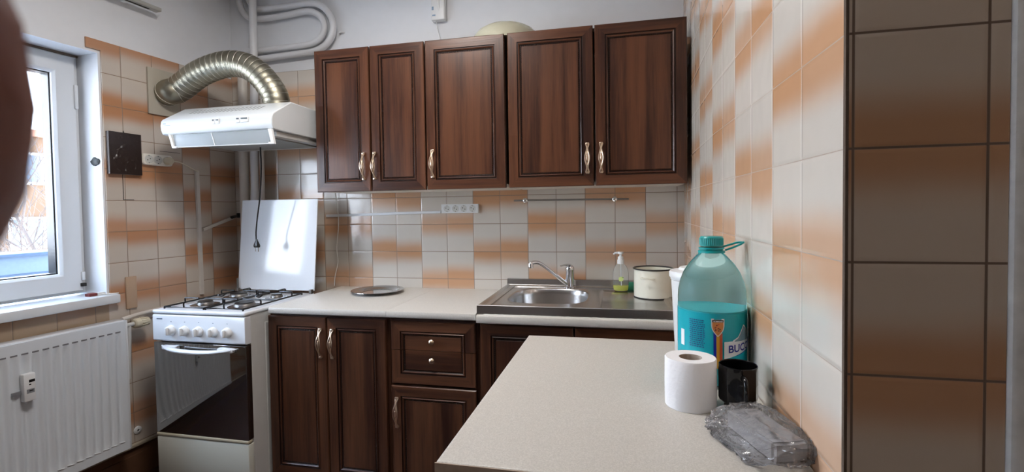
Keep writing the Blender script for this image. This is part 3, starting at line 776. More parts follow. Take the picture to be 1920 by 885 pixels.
# ------------------------------------------------------------------ sockets
def strip(frame, c, n, dx, hh_, name, label, out, sl_=0.0):
    """c centre on wall; out +1: +y is into room"""
    t = thing(name, label, 'socket strip', c, frame)
    L = n * dx + .018; d = .018 * out
    mb = MB(); bm = bmesh.new(); bmesh.ops.create_cube(bm, size=1)
    for v in bm.verts: v.co = Vector((v.co.x * L, d * (v.co.y + .5) + 0, v.co.z * hh_))
    ed = [e for e in bm.edges if abs(e.verts[0].co.y - e.verts[1].co.y) > .01]
    bmesh.ops.bevel(bm, geom=ed, offset=hh_ * .3, segments=5, profile=.5, affect='EDGES')
    bmesh.ops.bevel(bm, geom=[e for e in bm.edges if all(abs(v.co.y - d) < 1e-5 for v in e.verts)], offset=.003, segments=2, affect='EDGES')
    for v in bm.verts: v.co += Vector(c)
    mb.frombm(bm); mb.build('housing', M['plastic'] if out < 0 else M['ivory2'], t)
    for k in range(n):
        cx = c[0] + (k - (n - 1) / 2) * dx; cz = c[2]
        s_ = MB(); r = hh_ * .40; yo = c[1] + d
        s_.lathe([(r + .0015, -.0004 * out), (r, .0015 * out), (r - .0015, .0012 * out), (r - .002, .0004 * out), (0, .0004 * out)], (cx, yo, cz), 28, axis='y', mi=[0, 0, 1, 1], cap=False)
        for a in (-.0075, .0075):
            s_.lathe([(.0026, 0), (.0026, .0006 * out), (0, .0007 * out)], (cx + a * cos(.5), yo + .0002 * out, cz + a * sin(.5) * -1), 10, axis='y', mi=2)
        s_.box(cx - .002, cx + .002, yo, yo + .0016 * out, cz + r - .006, cz + r - .003, 2); s_.box(cx - .002, cx + .002, yo, yo + .0016 * out, cz - r + .003, cz - r + .006, 2)
        s_.build('socket', [M['plastic'] if out < 0 else M['ivory2'], P('socket_recess', (.62, .62, .58), .5), M['black']], t)
    return t
M['ivory2'] = P('aged_white_plastic', (.80, .77, .70), .35)
strip(WF, (-1.124, 0, .234), 4, .0475, .048, 'power_strip', 'white four-socket power strip on the back wall under the cabinets', -1)
strip(LF, (.478, 0, .503), 3, .046, .056, 'power_strip', 'aged white three-socket power strip on the left wall beside the dark plaque', 1)
pg = thing('power_plug', 'ivory round plug in the left wall power strip with cord trailing right', 'plug', (.430, .018, .503), LF)
MB().lathe([(.020, 0), (.020, .020), (.016, .030), (.010, .033), (0, .034)], (.432, .0175, .501), 24, axis='y').build('plug', M['ivory'], pg)
MB().tube(catmull([(.428, .050, .500), (.40, .060, .497), (.36, .055, .485), (.31, .035, .472), (.262, .018, .460)], 6), .0028, 8).build('cord', M['ivory'], pg)
pipe('short_cable', [(-1.238, -.006, .214), (-1.232, -.012, .219), (-1.226, -.012, .228)], .003, 'short grey cable from the trunking into the white power strip', P('grey_cable', (.35, .34, .32), .5), cat='cable', n=4)
pipe('hanging_wire', [(-1.868, -.020, .334), (-1.860, -.012, .25), (-1.856, -.012, .15), (-1.872, -.010, .02), (-1.866, -.010, -.06), (-1.886, -.010, -.14), (-1.892, -.012, -.20)], .0024, 'thin white wire hanging from the wall cabinet to the worktop', P('white_wire', (.75, .72, .66), .5), cat='cable')
c = thing('hood_cord', 'black power cord with two-pin plug dangling below the hood', 'cable', (-2.119, -.30, .57))
MB().tube(catmull([(-2.119, -.30, .577), (-2.117, -.30, .49), (-2.121, -.30, .40), (-2.132, -.30, .30), (-2.150, -.30, .20), (-2.160, -.30, .13), (-2.161, -.30, .085)], 8), .0034, 8).build('cord', M['black'], c)
b = MB(); b.lathe([(.004, .040), (.008, .030), (.018, .010), (.020, .002), (.017, -.006), (0, -.007)], (-2.158, -.30, .050), 16, sy=.45)
b.build('plug', M['black'], c)
b = MB(); b.tube([(-2.166, -.30, .045), (-2.166, -.30, .022)], .0022, 8); b.tube([(-2.149, -.30, .045), (-2.149, -.30, .022)], .0022, 8); b.build('pins', M['steel'], c)

# towel rail
t = thing('towel_rail', 'thin steel rail on the back wall tiles above the sink', 'rail', (-.527, -.02, .27))
MB().tube([(-.822, -.022, .2715), (-.236, -.022, .2695)], .0048, 10).build('bar', P('dull_steel', (.30, .29, .27), .35, metal=.9), t)
for x, z in ((-.762, .2713), (-.305, .2697)):
    MB().lathe([(.009, 0), (.009, -.016), (.0125, -.020), (.0125, -.030), (.008, -.034), (0, -.035)], (x, 0, z), 18, axis='y').build('mount', M['chrome'], t)

# wall device with cord
t = thing('gas_detector', 'white plastic detector on the back wall above the cabinets', 'detector', (-1.227, -.03, 1.30))
b = MB(); b.rbox(-1.262, -1.184, -.030, .008, 1.245, 1.42, .007, seg=3); b.build('housing', M['plastic'], t)
b = MB(); b.tube([(-1.222, -.030, 1.41), (-1.222, -.031, 1.33), (-1.214, -.028, 1.285)], [.010, .009, .003], 10, flat=.5); b.build('ridge', M['plastic'], t)
b = MB(); b.box(-1.256, -1.246, -.0312, -.030, 1.300, 1.318); b.build('indicator', P('blue_grey_print', (.25, .36, .5), .5), t)
b = MB(); b.box(-1.254, -1.236, -.0312, -.030, 1.268, 1.275); b.build('maker_mark', P('blue_grey_print', (.25, .36, .5), .5), t)
MB().tube(catmull([(-1.238, -.014, 1.247), (-1.234, -.012, 1.21), (-1.222, -.012, 1.16), (-1.214, -.012, 1.10), (-1.212, -.014, 1.04)], 6), .0024, 8).build('cord', M['plastic'], t)

# glass dome on cabinets
b = MB(); b.lathe([(.172, 0), (.170, .018), (.160, .045), (.140, .070), (.110, .088), (.070, .100), (.030, .1045), (0, .105)], (-.818, -.165, 1.0205), 64)
tag(b.build('glass_lampshade', P('ribbed_cream_glass', (.62, .60, .46), .18, trans=.25, bump=.0015, bscale=60), loc=(-.818, -.165, 1.0205)), 'cream ribbed glass dome lying on top of the wall cabinets', 'lampshade')

# ------------------------------------------------------------------ plaque (left wall)
t = thing('carved_plaque', 'dark carved rectangular wall plaque between the window and the socket strip', 'plaque', (.632, .01, .52), LF)
b = MB(); u0, u1, z0, z1 = .560, .706, .420, .618; NX, NZ = 44, 60; vs = []; fs = []
def seg_d(px, pz, ax, az, bx, bz):
    t_ = max(0, min(1, ((px - ax) * (bx - ax) + (pz - az) * (bz - az)) / ((bx - ax) ** 2 + (bz - az) ** 2))); return math.hypot(px - ax - t_ * (bx - ax), pz - az - t_ * (bz - az))
for j in range(NZ + 1):
    for i in range(NX + 1):
        a, c = i / NX, j / NZ; x = 1 - a   # x from picture left
        h = .004 * mnoise(Vector((a * 9, c * 12, 1.7))) + .0025 * mnoise(Vector((a * 22, c * 28, 4.2)))
        # draped figure: long curved folds
        for (p0, p1, p2) in (((.18, .30), (.28, .58), (.50, .72)), ((.46, .08), (.50, .24), (.60, .33)), ((.15, .36), (.45, .42), (.75, .34)), ((.78, .10), (.80, .22), (.70, .33))):
            dd = min(seg_d(x, c, *p0, *p1), seg_d(x, c, *p1, *p2)); h += .0045 * math.exp(-(dd / .022) ** 2)
        edge = min(a, 1 - a, c * 1.3, (1 - c) * 1.3)
        h = h if edge > .045 else .002
        vs.append((u0 + (u1 - u0) * a, .018 + h, z0 + (z1 - z0) * c))
for j in range(NZ):
    for i in range(NX):
        k = j * (NX + 1) + i; fs.append((k, k + NX + 1, k + NX + 2, k + 1))
b.add(vs, fs, 0, True); b.box(u0, u1, 0, .0195, z0, z1)
b.build('relief', P('dark_carved_wood', (.028, .017, .014), .32, var=.3, bscale=60), t, recalc=False)
MB().tube([(.632, .012, .616), (.632, .006, .624), (.629, .002, .628)], .0022, 8).build('nail', M['iron'], t)

# offcut tile, rosette, magnet, matchbox
b = MB().rbox(.598, .648, 0, .010, -.226, -.072, .003)
tag(b.build('tile_offcut', P('pinkish_beige_tile', (.50, .35, .24), .3, var=.08, bscale=10), frame=LF, loc=(.62, 0, -.15)), 'narrow upright beige tile offcut stuck on the left wall by the sill', 'tile')
b = MB(); b.lathe([(.019, 0), (.019, .003), (.012, .007), (.006, .008), (.0055, .0035), (0, .003)], (.615, 0, -.829), 16, axis='y', mi=[0, 0, 0, 0, 1])
tag(b.build('rosette', [M['plastic'], M['black']], frame=LF, loc=(.615, 0, -.829)), 'small round white wall cap low beside the radiator', 'cap')
b = MB(); bm = bmesh.new(); bmesh.ops.create_icosphere(bm, subdivisions=2, radius=1)
for v in bm.verts:
    f_ = 1 + .25 * mnoise(v.co * 1.6); v.co = Vector((.724 + v.co.x * .012 * f_, -.045 + v.co.y * .026 * f_, .476 + v.co.z * .020 * f_))
b.frombm(bm, smooth=False)
tag(b.build('stone_magnet', P('dark_stone', (.03, .035, .035), .5), frame=LF, loc=(.724, -.045, .476)), 'small dark stone-like knob stuck on the white window reveal', 'magnet')
mbx = thing('matchbox', 'small flat red and white box lying on the window sill corner', 'box', (.725, -.03, -.1425), LF)
MB().rbox(.706, .752, -.045, -.018, -.143, -.130, .001).build('box', M['plastic'], mbx)
MB().box(.7535, .786, -.050, -.020, -.1425, -.1305).build('red_end', P('dark_red_card', (.16, .03, .03), .6), mbx)
pipe('wire_scrap', [LP(.735, -.02, -.138), LP(.715, .012, -.139), LP(.700, .026, -.139), LP(.692, .022, -.139)], .0022, 'bit of white wire curled at the end of the window sill', P('white_wire', (.75, .72, .66), .5), cat='cable', n=6)
# extra broken joints in the tiling are part of the wall
cr = MB(); cr.box(.637, .640, -.001, .0006, .300, .420).box(.590, .640, -.001, .0006, .298, .301).box(.345, .455, -.001, .0006, .551, .553)
cr.build('cracked_joint', M['dark'], wl)

# curtain rail
t = thing('curtain_rail', 'end of a pale curtain rail on the left wall above the tiles', 'rail', (.47, .03, 1.27), LF)
MB().rbox(.470, 2.3, .030, .070, 1.243, 1.262, .004).build('track', P('greyish_rail', (.45, .45, .42), .5), t)
MB().box(.52, 2.3, .044, .054, 1.2415, 1.2435).build('slot', M['dark'], t)
for q in (.60, 1.9): MB().box(q, q + .02, 0, .035, 1.245, 1.26).build('bracket', M['plastic'], t)

# ------------------------------------------------------------------ radiator
RU0, RU1, RZ0, RZ1, RW = .716, 1.95, -.856, -.262, .102
t = thing('radiator', 'white ribbed panel radiator under the window', 'radiator', (1.3, .05, RZ0), LF)
prof = []; u = RU0; per = .0335
NS = int((RU1 - RU0 - .04) / per)
def rib_w(u_, z):
    a = (u_ - RU0 - .02) / per
    if a < 0 or a > NS: return 0
    fz = min(1, max(0, (z - RZ0 - .04) / .025)) * min(1, max(0, (RZ1 - .05 - z) / .025))
    return -.0075 * (0.5 - 0.5 * cos(2 * pi * a)) ** 1.0 * fz
us = [RU0] + [RU0 + .02 + per * k / 8 for k in range(NS * 8 + 1)] + [RU1]
zs = [RZ0, RZ0 + .035, RZ0 + .045, RZ0 + .055, RZ0 + .07, RZ1 - .08, RZ1 - .065, RZ1 - .055, RZ1 - .045, RZ1]
b = MB(); vs = [(u_, RW + rib_w(u_, z), z) for z in zs for u_ in us]; n = len(us)
fs = [(j * n + i, j * n + n + i, j * n + n + i + 1, j * n + i + 1) for j in range(len(zs) - 1) for i in range(n - 1)]
b.add(vs, fs, 0, True)
b.box(RU0, RU1, .088, .092, RZ0, RZ1)
b.build('front_panel', P('radiator_enamel', (.70, .74, .78), .3), t, recalc=False)
b = MB(); b.box(RU0, RU1, .030, .042, RZ0, RZ1 - .003).build('back_panel', M['sidewhite'], t)
MB().rbox(RU0 - .004, RU0 + .003, .028, .104, RZ0 + .002, RZ1 + .003, .001).build('side_cover', M['enamel'], t)
b = MB(); b.rbox(RU0, RU1, .028, .088, RZ1 - .006, RZ1 + .004, .001); b.build('top_grille', M['enamel'], t)
b = MB()
for k in range(NS): 
    uc = RU0 + .02 + per * (k + .5); b.rbox(uc - .011, uc + .011, RW - .0005, RW + .0006, RZ1 - .047, RZ1 - .041, .0005)
b.build('weld_marks', P('grey_weld_shadow', (.20, .20, .22), .6), t)
b = MB()
for k in range(NS):
    uc = RU0 + .02 + per * (k + .5); b.tube([(uc - .012, RW, RZ0 + .040), (uc + .012, RW, RZ0 + .044)], .0028, 6)
b.build('rib_feet', M['enamel'], t)
for q in (.95, 1.75):
    for q2 in (-.40, -.78): MB().box(q, q + .02, 0, .032, q2, q2 + .03).build('bracket', M['sidewhite'], t)
t = thing('heat_meter', 'small white heat cost meter clipped on the radiator ribs', 'meter', (1.10, .11, -.43), LF)
b = MB(); b.rbox(1.070, 1.108, .102, .128, -.488, -.380, .005); b.build('case', M['plastic'], t)
b = MB(); b.box(1.074, 1.092, .1275, .1292, -.414, -.404).box(1.086, 1.092, .1275, .1292, -.425, -.420).box(1.080, 1.092, .1275, .1290, -.449, -.445); b.build('display', M['black'], t)
b = MB(); b.box(1.108, 1.135, .104, .110, -.456, -.444).box(1.076, 1.1, .1275, .1285, -.456, -.440); b.build('clip', P('grey_clip', (.35, .37, .40), .4, metal=.5), t)
t = thing('thermostatic_valve', 'cream radiator thermostat head at the radiator top corner', 'valve', (.64, .06, -.285), LF)
b = MB(); b.lathe([(.012, -.070), (.020, -.066), (.0215, -.055), (.0225, -.030), (.024, -.012), (.0225, -.004), (.018, 0), (0, .002)], (.655, .060, -.292), 28, axis='x')
for k in range(14):
    a = 2 * pi * k / 14; b.tube([(.602, .060 + .0225 * cos(a), -.292 + .0225 * sin(a)), (.628, .060 + .0238 * cos(a), -.292 + .0238 * sin(a))], .0018, 5)
b.build('head', M['ivory'], t)
b = MB(); b.tube([(.655, .060, -.292), (.712, .060, -.292)], .010, 12); b.tube([(.676, .060, -.295), (.676, .058, -.36), (.676, .045, -.55)], .0085, 12)
b.build('valve_body', M['sidewhite'], t)
b = MB(); b.tube([(.70, .05, -.262), (.62, .03, -.258), (.45, .02, -.252), (.30, .02, -.245)], .010, 12)
tag(b.build('heating_pipe', M['pipe2'], frame=LF, loc=(.5, .03, -.255)), 'painted heating pipe running from the radiator behind the cooker', 'pipe')

# ------------------------------------------------------------------ sink
t = thing('kitchen_sink', 'stainless steel sink with square bowl and drainer at right', 'sink', (-.46, -.3, CT - .004))
X0, X1, Y0, Y1, ZS = -.866, -.064, -.592, -.006, -.176
b = MB()
def se(cx, cy, ax, ay, n_, k, N0):
    a = 2 * pi * k / N0; c_, s_ = cos(a), sin(a)
    return (cx + ax * math.copysign(abs(c_) ** (2 / n_), c_), cy + ay * math.copysign(abs(s_) ** (2 / n_), s_))
def rect_pt(x0, x1, y0, y1, cx, cy, k, N0):
    a = 2 * pi * k / N0; c_, s_ = cos(a), sin(a)
    tx = ((x1 - cx) if c_ > 0 else (x0 - cx)) / c_ if abs(c_) > 1e-9 else 1e9
    ty = ((y1 - cy) if s_ > 0 else (y0 - cy)) / s_ if abs(s_) > 1e-9 else 1e9
    q = min(tx, ty); return (cx + c_ * q, cy + s_ * q)
BX, BY, N0 = -.607, -.287, 96
XM = -.395
# bowl half: sheet around the bowl, bowl walls and floor
rings = []
rings.append([(*rect_pt(X0 + .018, XM, Y0 + .014, Y1 - .030, BX, BY, k, N0), ZS) for k in range(N0)])
for (ax, ay, n_, z) in ((.184, .200, 3.4, ZS), (.180, .196, 3.4, ZS - .0015), (.177, .193, 3.4, ZS - .006), (.174, .190, 3.4, ZS - .03), (.170, .186, 3.4, ZS - .115), (.160, .176, 3.4, ZS - .135), (.12, .12, 3, ZS - .142), (.03, .03, 2, ZS - .146)):
    rings.append([(*se(BX, BY, ax, ay, n_, k, N0), z) for k in range(N0)])
vs = [p for r in rings for p in r]; fs = []
for i in range(len(rings) - 1):
    for k in range(N0): q = (k + 1) % N0; fs.append((i * N0 + k, i * N0 + q, (i + 1) * N0 + q, (i + 1) * N0 + k))
fs.append(tuple((len(rings) - 1) * N0 + k for k in range(N0)))
b.add(vs, fs, 0, True)
# drainer half: recessed tray
def rr_ring(x0, x1, y0, y1, z): return [(x0, y0, z), (x1, y0, z), (x1, y1, z), (x0, y1, z)]
rg = [rr_ring(XM, X1 - .012, Y0 + .014, Y1 - .030, ZS), rr_ring(XM + .030, X1 - .030, Y0 + .050, Y1 - .11, ZS), rr_ring(XM + .036, X1 - .036, Y0 + .056, Y1 - .116, ZS - .005)]
vs = [p for r in rg for p in r]; fs = [(i * 4 + k, i * 4 + (k + 1) % 4, i * 4 + 4 + (k + 1) % 4, i * 4 + 4 + k) for i in range(2) for k in range(4)] + [(8, 9, 10, 11)]
b.add(vs, fs, 0, True)
# raised rim round the sheet and the front lip, back upstand
def sweep_x(prof, x0, x1): b.prism(prof, x0, x1, 'x')
sweep_x([(Y0 + .016, ZS), (Y0 + .010, ZS + .0075), (Y0 + .003, ZS + .0085), (Y0, ZS + .006), (Y0 - .001, CT - .003), (Y0 + .006, CT - .003), (Y0 + .012, ZS - .002)], X0, X1)
sweep_x([(Y1 - .032, ZS), (Y1 - .026, ZS + .005), (Y1 - .014, ZS + .006), (Y1 - .010, ZS + .034), (Y1, ZS + .036), (Y1, ZS - .004), (Y1 - .03, ZS - .004)], X0, X1)
b.prism([(X0 + .020, ZS), (X0 + .013, ZS + .0065), (X0 + .004, ZS + .0075), (X0, ZS + .005), (X0 - .001, CT - .003), (X0 + .006, CT - .003), (X0 + .014, ZS - .002)], Y0 + .004, Y1, 'y')
b.prism([(X1 - .014, ZS), (X1 - .008, ZS + .006), (X1, ZS + .005), (X1, CT - .003), (X1 - .006, CT - .003)], Y0 + .004, Y1, 'y')
b.box(X0 + .03, X0 + .05, Y0 + .03, Y1 - .05, ZS - .001, ZS + .004)
b.build('basin', M['steel'], t, recalc=False, angle=40)
# pressed ridges behind the bowl
b = MB(); b.tube([(-.80, -.062, ZS), (-.66, -.062, ZS)], .006, 10, flat=.5); b.build('pressed_ridge', M['steel'], t)
b = MB(); b.lathe([(.03, 0), (.028, .003), (.02, .002), (0, .0015)], (BX, BY, ZS - .1462), 24); b.build('drain', M['chrome'], t)
# whitish sealant bead between sink lip and worktop
b = MB(); pts = [(X0 + .03 + (X1 - X0 - .03) * i / 60, Y0 - .002, CT - .0035 + .0012 * mnoise(Vector((i * .9, 0, 0)))) for i in range(61)]; b.tube(pts, .0028, 6)
b.build('sealant_bead', P('old_sealant', (.60, .60, .55), .7), t)
# mixer tap
t = thing('mixer_tap', 'chrome single-lever mixer tap with long spout reaching left over the sink', 'tap', (-.530, -.062, ZS))
b = MB(); b.lathe([(.028, 0), (.028, .006), (.0235, .009), (.0225, .03), (.022, .085), (.0235, .092), (.0235, .100), (.021, .108), (0, .112)], (-.530, -.062, ZS), 28); b.build('body', M['chrome'], t)
b = MB(); b.tube(catmull([(-.535, -.070, ZS + .012), (-.565, -.100, ZS + .042), (-.605, -.140, ZS + .085), (-.640, -.175, ZS + .120), (-.662, -.195, ZS + .138), (-.680, -.208, ZS + .144), (-.700, -.220, ZS + .142)], 6), .0088, 14)
b.build('spout', M['chrome'], t)
b = MB(); b.lathe([(.0125, 0), (.0125, .022), (.010, .026), (0, .027)], (-.702, -.222, ZS + .118), 20); b.build('aerator', M['chrome'], t)
b = MB(); b.tube(catmull([(-.520, -.058, ZS + .108), (-.532, -.066, ZS + .117), (-.550, -.078, ZS + .118), (-.572, -.094, ZS + .114)], 6), [.012] * 6 + [.010] * 6 + [.0075] * 7, 14, flat=.5); b.build('lever', M['chrome'], t)

# ------------------------------------------------------------------ pot
b_c = (-.137, -.235, ZS - .0049)
t = thing('enamel_pot', 'cream enamel pot with black rim standing on the sink drainer', 'pot', b_c)
R = .086; H = .130
b = MB(); b.lathe([(0, 0), (R - .010, 0), (R - .003, .003), (R - .001, .008), (R - .001, H - .003), (R - .0035, H - .003), (R - .0035, .008), (R - .012, .004), (0, .004)], b_c, 48)
b.build('body', P('cream_enamel_pot', (.78, .76, .64), .14, var=.03), t)
b = MB(); b.tube([(b_c[0] + (R + .0005) * cos(a), b_c[1] + (R + .0005) * sin(a), b_c[2] + H) for a in [2 * pi * k / 64 for k in range(64)]], .0034, 8, closed=True)
b.build('rim', M['iron'], t); b = MB()
b.tube([(b_c[0] + (R - .003) * cos(a), b_c[1] + (R - .003) * sin(a), b_c[2] + .003) for a in [2 * pi * k / 64 for k in range(64)]], .0024, 8, closed=True)
b.build('base_band', M['iron'], t)
for a0 in (-pi / 2 - .32, pi / 2 - .32):
    pts = []
    for i in range(9):
        q = -1 + 2 * i / 8; a = a0 + q * .30; rr_ = R + .030 * (1 - q ** 4); pts.append((b_c[0] + rr_ * cos(a), b_c[1] + rr_ * sin(a), b_c[2] + .093 + .003 * (1 - q * q)))
    b = MB(); b.tube(catmull(pts, 3), .0046, 10, flat=.6); b.build('handle', MATS['cream_enamel_pot'], t)
# soap dispenser
c = (-.279, -.125, ZS)
t = thing('soap_dispenser', 'clear soap dispenser with white pump and a little yellow soap left', 'dispenser', c)
pr = [(.026, 0), (.033, .004), (.036, .020), (.037, .045), (.037, .085), (.034, .105), (.026, .122), (.014, .133), (.012, .140)]
b = MB(); b.lathe(pr, c, 32, sy=.62, cap=False); b.lathe([(0, .0005), (.026, 0)], c, 32, sy=.62, cap=False)
b.build('bottle', P('clear_soap_plastic', (.93, .95, .95), .06, trans=.94, ior=1.12), t)
b = MB(); b.lathe([(0, .002), (.0245, .002), (.0325, .006), (.0352, .020), (.036, .027), (0, .027)], c, 32, sy=.60); b.build('soap', P('yellow_green_soap', (.74, .76, .10), .2, trans=.3), t)
b = MB(); b.lathe([(.016, .132), (.016, .150), (.0135, .153), (.0125, .166), (.006, .168), (.006, .178), (.013, .180), (.013, .189), (0, .190)], c, 24)
b.tube([(c[0] - .004, c[1], c[2] + .185), (c[0] - .026, c[1] - .004, c[2] + .184), (c[0] - .034, c[1] - .005, c[2] + .178)], [.006, .005, .0035], 10)
b.tube([(c[0], c[1], c[2] + .135), (c[0] + .003, c[1], c[2] + .01)], .0022, 8)
b.build('pump', M['plastic'], t)
def sector(mb, c, r, a0, a1, z0, z1, sy=1, n=12, mi=0, th=.0006):
    vs = []; 
    for rr_ in (r, r + th):
        for z in (z0, z1):
            for k in range(n + 1): a = a0 + (a1 - a0) * k / n; vs.append((c[0] + rr_ * cos(a), c[1] + rr_ * sin(a) * sy, z))
    m_ = n + 1; fs = []
    for k in range(n):
        fs += [(k, k + 1, m_ + k + 1, m_ + k), (2 * m_ + k, 3 * m_ + k, 3 * m_ + k + 1, 2 * m_ + k + 1), (k, 2 * m_ + k, 2 * m_ + k + 1, k + 1), (m_ + k, m_ + k + 1, 3 * m_ + k + 1, 3 * m_ + k)]
    fs += [(0, m_, 3 * m_, 2 * m_), (n, 2 * m_ + n, 3 * m_ + n, m_ + n)]
    mb.add(vs, fs, mi, True)
b = MB(); 
for (a, z, rz) in ((-1.62, .060, .010), (-1.45, .062, .009)):
    for k in range(5): sector(b, c, .0372, a - .22 * cos(k * .35 - .7), a + .22 * cos(k * .35 - .7), c[2] + z + (k - 2) * .004 - .002, c[2] + z + (k - 2) * .004 + .002, .62, 5, 0)
sector(b, c, .0373, -1.45, -1.2, c[2] + .066, c[2] + .069, .62, 4, 1)
b.build('lime_print', [P('lime_print', (.60, .72, .25), .5), P('leaf_print', (.12, .22, .08), .5)], t)
b = MB(); b.rbox(-.247, -.208, -.095, -.060, ZS, ZS + .035, .004)
tag(b.build('sponge', P('green_sponge', (.05, .28, .16), .9, bump=.002, bscale=200), loc=(-.225, -.08, ZS)), 'green scouring sponge tucked behind the cream pot', 'sponge')

# steel plate on worktop
c = (-1.532, -.178, CT)
b = MB(); b.lathe([(0, .0035), (.082, .0035), (.092, .005), (.102, .013), (.130, .0175), (.135, .0175), (.1355, .0155), (.130, .0150), (.104, .010), (.094, .0006), (.080, 0), (0, 0)], c, 64)
tag(b.build('steel_plate', P('dark_polished_steel', (.42, .42, .43), .12, metal=1.0), loc=c), 'round stainless steel plate lying on the worktop by the back wall', 'plate')

# ------------------------------------------------------------------ lidded container
c = (-.078, -1.085, TT)
t = thing('lidded_container', 'tall white lidded plastic container behind the big water bottle', 'container', c)
b = MB(); b.lathe([(0, 0), (.057, 0), (.060, .004), (.069, .205), (.071, .207), (.071, .214), (.068, .216), (.064, .216), (0, .214)], c, 48); b.build('tub', M['plastic'], t)
b = MB(); b.lathe([(.0745, .214), (.0745, .226), (.072, .230), (.050, .234), (.046, .240), (.020, .242), (0, .242)], c, 48); b.build('lid', M['plastic'], t)

# ------------------------------------------------------------------ water bottle
c = Vector((-.0785, -1.293, TT)); RB = .0755
t = thing('water_bottle', 'big turquoise water bottle with handle loop, half full, against the tiled wall', 'bottle', c)
shell = [(.050, .001), (.066, .004), (.0735, .014), (.0745, .030), (.0725, .036), (.0748, .043), (.0755, .085), (.0735, .090), (.0755, .096), (.0755, .196), (.0745, .212), (.0705, .232), (.0625, .254), (.050, .274), (.036, .290), (.0255, .300), (.0235, .304), (.0235, .318)]
b = MB(); b.lathe(shell, c, 64, cap=False); b.lathe([(0, .010), (.030, .006), (.050, .001)], c, 64, cap=False)
b.build('bottle', P('turquoise_pet', (.60, .93, .94), .04, trans=.97, ior=1.12, bump=.0008, bscale=16), t)
wt = [(0, .012), (.064, .006), (.0715, .015), (.0725, .030), (.0708, .036), (.0728, .043), (.0735, .085), (.0716, .090), (.0735, .096), (.0735, .1725), (0, .1725)]
b = MB(); b.lathe(wt, c, 64, cap=False); b.build('water', P('turquoise_water', (.12, .76, .84), .08, trans=.30, ior=1.2, spec=.4), t)
teal = P('teal_cap_plastic', (.01, .33, .33), .3)
b = MB(); b.lathe([(.0255, .316), (.0258, .318), (.0258, .335), (.0235, .338), (0, .339)], c, 40)
for k in range(40):
    a = 2 * pi * k / 40; b.tube([(c.x + .0258 * cos(a), c.y + .0258 * sin(a), c.z + .319), (c.x + .0258 * cos(a), c.y + .0258 * sin(a), c.z + .334)], .0008, 4)
b.build('cap', teal, t)
b = MB(); b.lathe([(.0238, .300), (.030, .300), (.030, .3045), (.0255, .306), (.0255, .308), (.0285, .309), (.0285, .312), (.0238, .313)], c, 40)
a0 = .12
pts = [(.028, -.010, .303), (.045, -.011, .309), (.062, -.009, .316), (.071, -.003, .320), (.072, .004, .320), (.062, .010, .319), (.045, .011, .314), (.028, .010, .309)]
b.tube(catmull([(c.x + x * cos(a0) - y * sin(a0), c.y + x * sin(a0) + y * cos(a0), c.z + z + .003) for x, y, z in pts], 5), .0030, 8, flat=.8)
b.build('handle_loop', teal, t)
# label: thin printed wrap; angle measured so that a = toward the camera
acam = math.atan2(CAM.y - c.y, CAM.x - c.x)   # toward camera
LBR = RB + .0004
b = MB(); sector(b, c, LBR, acam - 1.75, acam + 1.75, c.z + .048, c.z + .1700, 1, 72, th=.0004)
b.build('label_film', P('teal_label_film', (.015, .52, .62), .25, alpha=.72), t)
def wrap(mesh_pts, faces, ac, zc, mb, mi=0, lift=.0010):
    vs = []
    for x, y in mesh_pts:
        a = acam + ac + x / LBR; vs.append((c.x + (LBR + lift) * cos(a), c.y + (LBR + lift) * sin(a), c.z + zc + y))
    mb.add(vs, faces, mi)
def text_tris(s, size, bold=0):
    cu = D.curves.new('t', 'FONT'); cu.body = s; cu.size = size; cu.offset = bold; cu.resolution_u = 3
    o = D.objects.new('t', cu); COL.objects.link(o); dg = bpy.context.evaluated_depsgraph_get(); me = D.meshes.new_from_object(o.evaluated_get(dg))
    bm = bmesh.new(); bm.from_mesh(me); bmesh.ops.triangulate(bm, faces=bm.faces)
    r = ([(v.co.x, v.co.y) for v in bm.verts], [[v.index for v in f.verts] for f in bm.faces]); bm.free()
    D.objects.remove(o); D.curves.remove(cu); D.meshes.remove(me); return r
def quadgrid(x0, x1, f0, f1, n=10):
    """strip between z=f0(x) and z=f1(x)"""
    pts = []; fs = []
    for i in range(n + 1):
        x = x0 + (x1 - x0) * i / n; pts += [(x, f0(x)), (x, f1(x))]
    for i in range(n): fs.append((2 * i, 2 * i + 2, 2 * i + 3, 2 * i + 1))
    return pts, fs
mblue = P('label_blue', (.01, .02, .30), .4); mwhite = P('label_white', (.85, .87, .88), .4); mred = P('label_red', (.62, .10, .04), .4); myel = P('label_yellow', (.72, .36, .03), .4); mdk = P('label_dark', (.03, .02, .02), .4)
RIB, NAM = .17, .345
# tricolour ribbon
zt_ = .128
b = MB()
for k, (xa, xb) in enumerate(((-.0090, -.0030), (-.0030, .0035), (.0035, .0095))):
    p_, f_ = quadgrid(xa, xb, lambda x: .048, lambda x: zt_, 3); wrap(p_, f_, RIB, 0, b, k, .0008)
b.build('ribbon_print', [mblue, myel, mred], t, recalc=False)
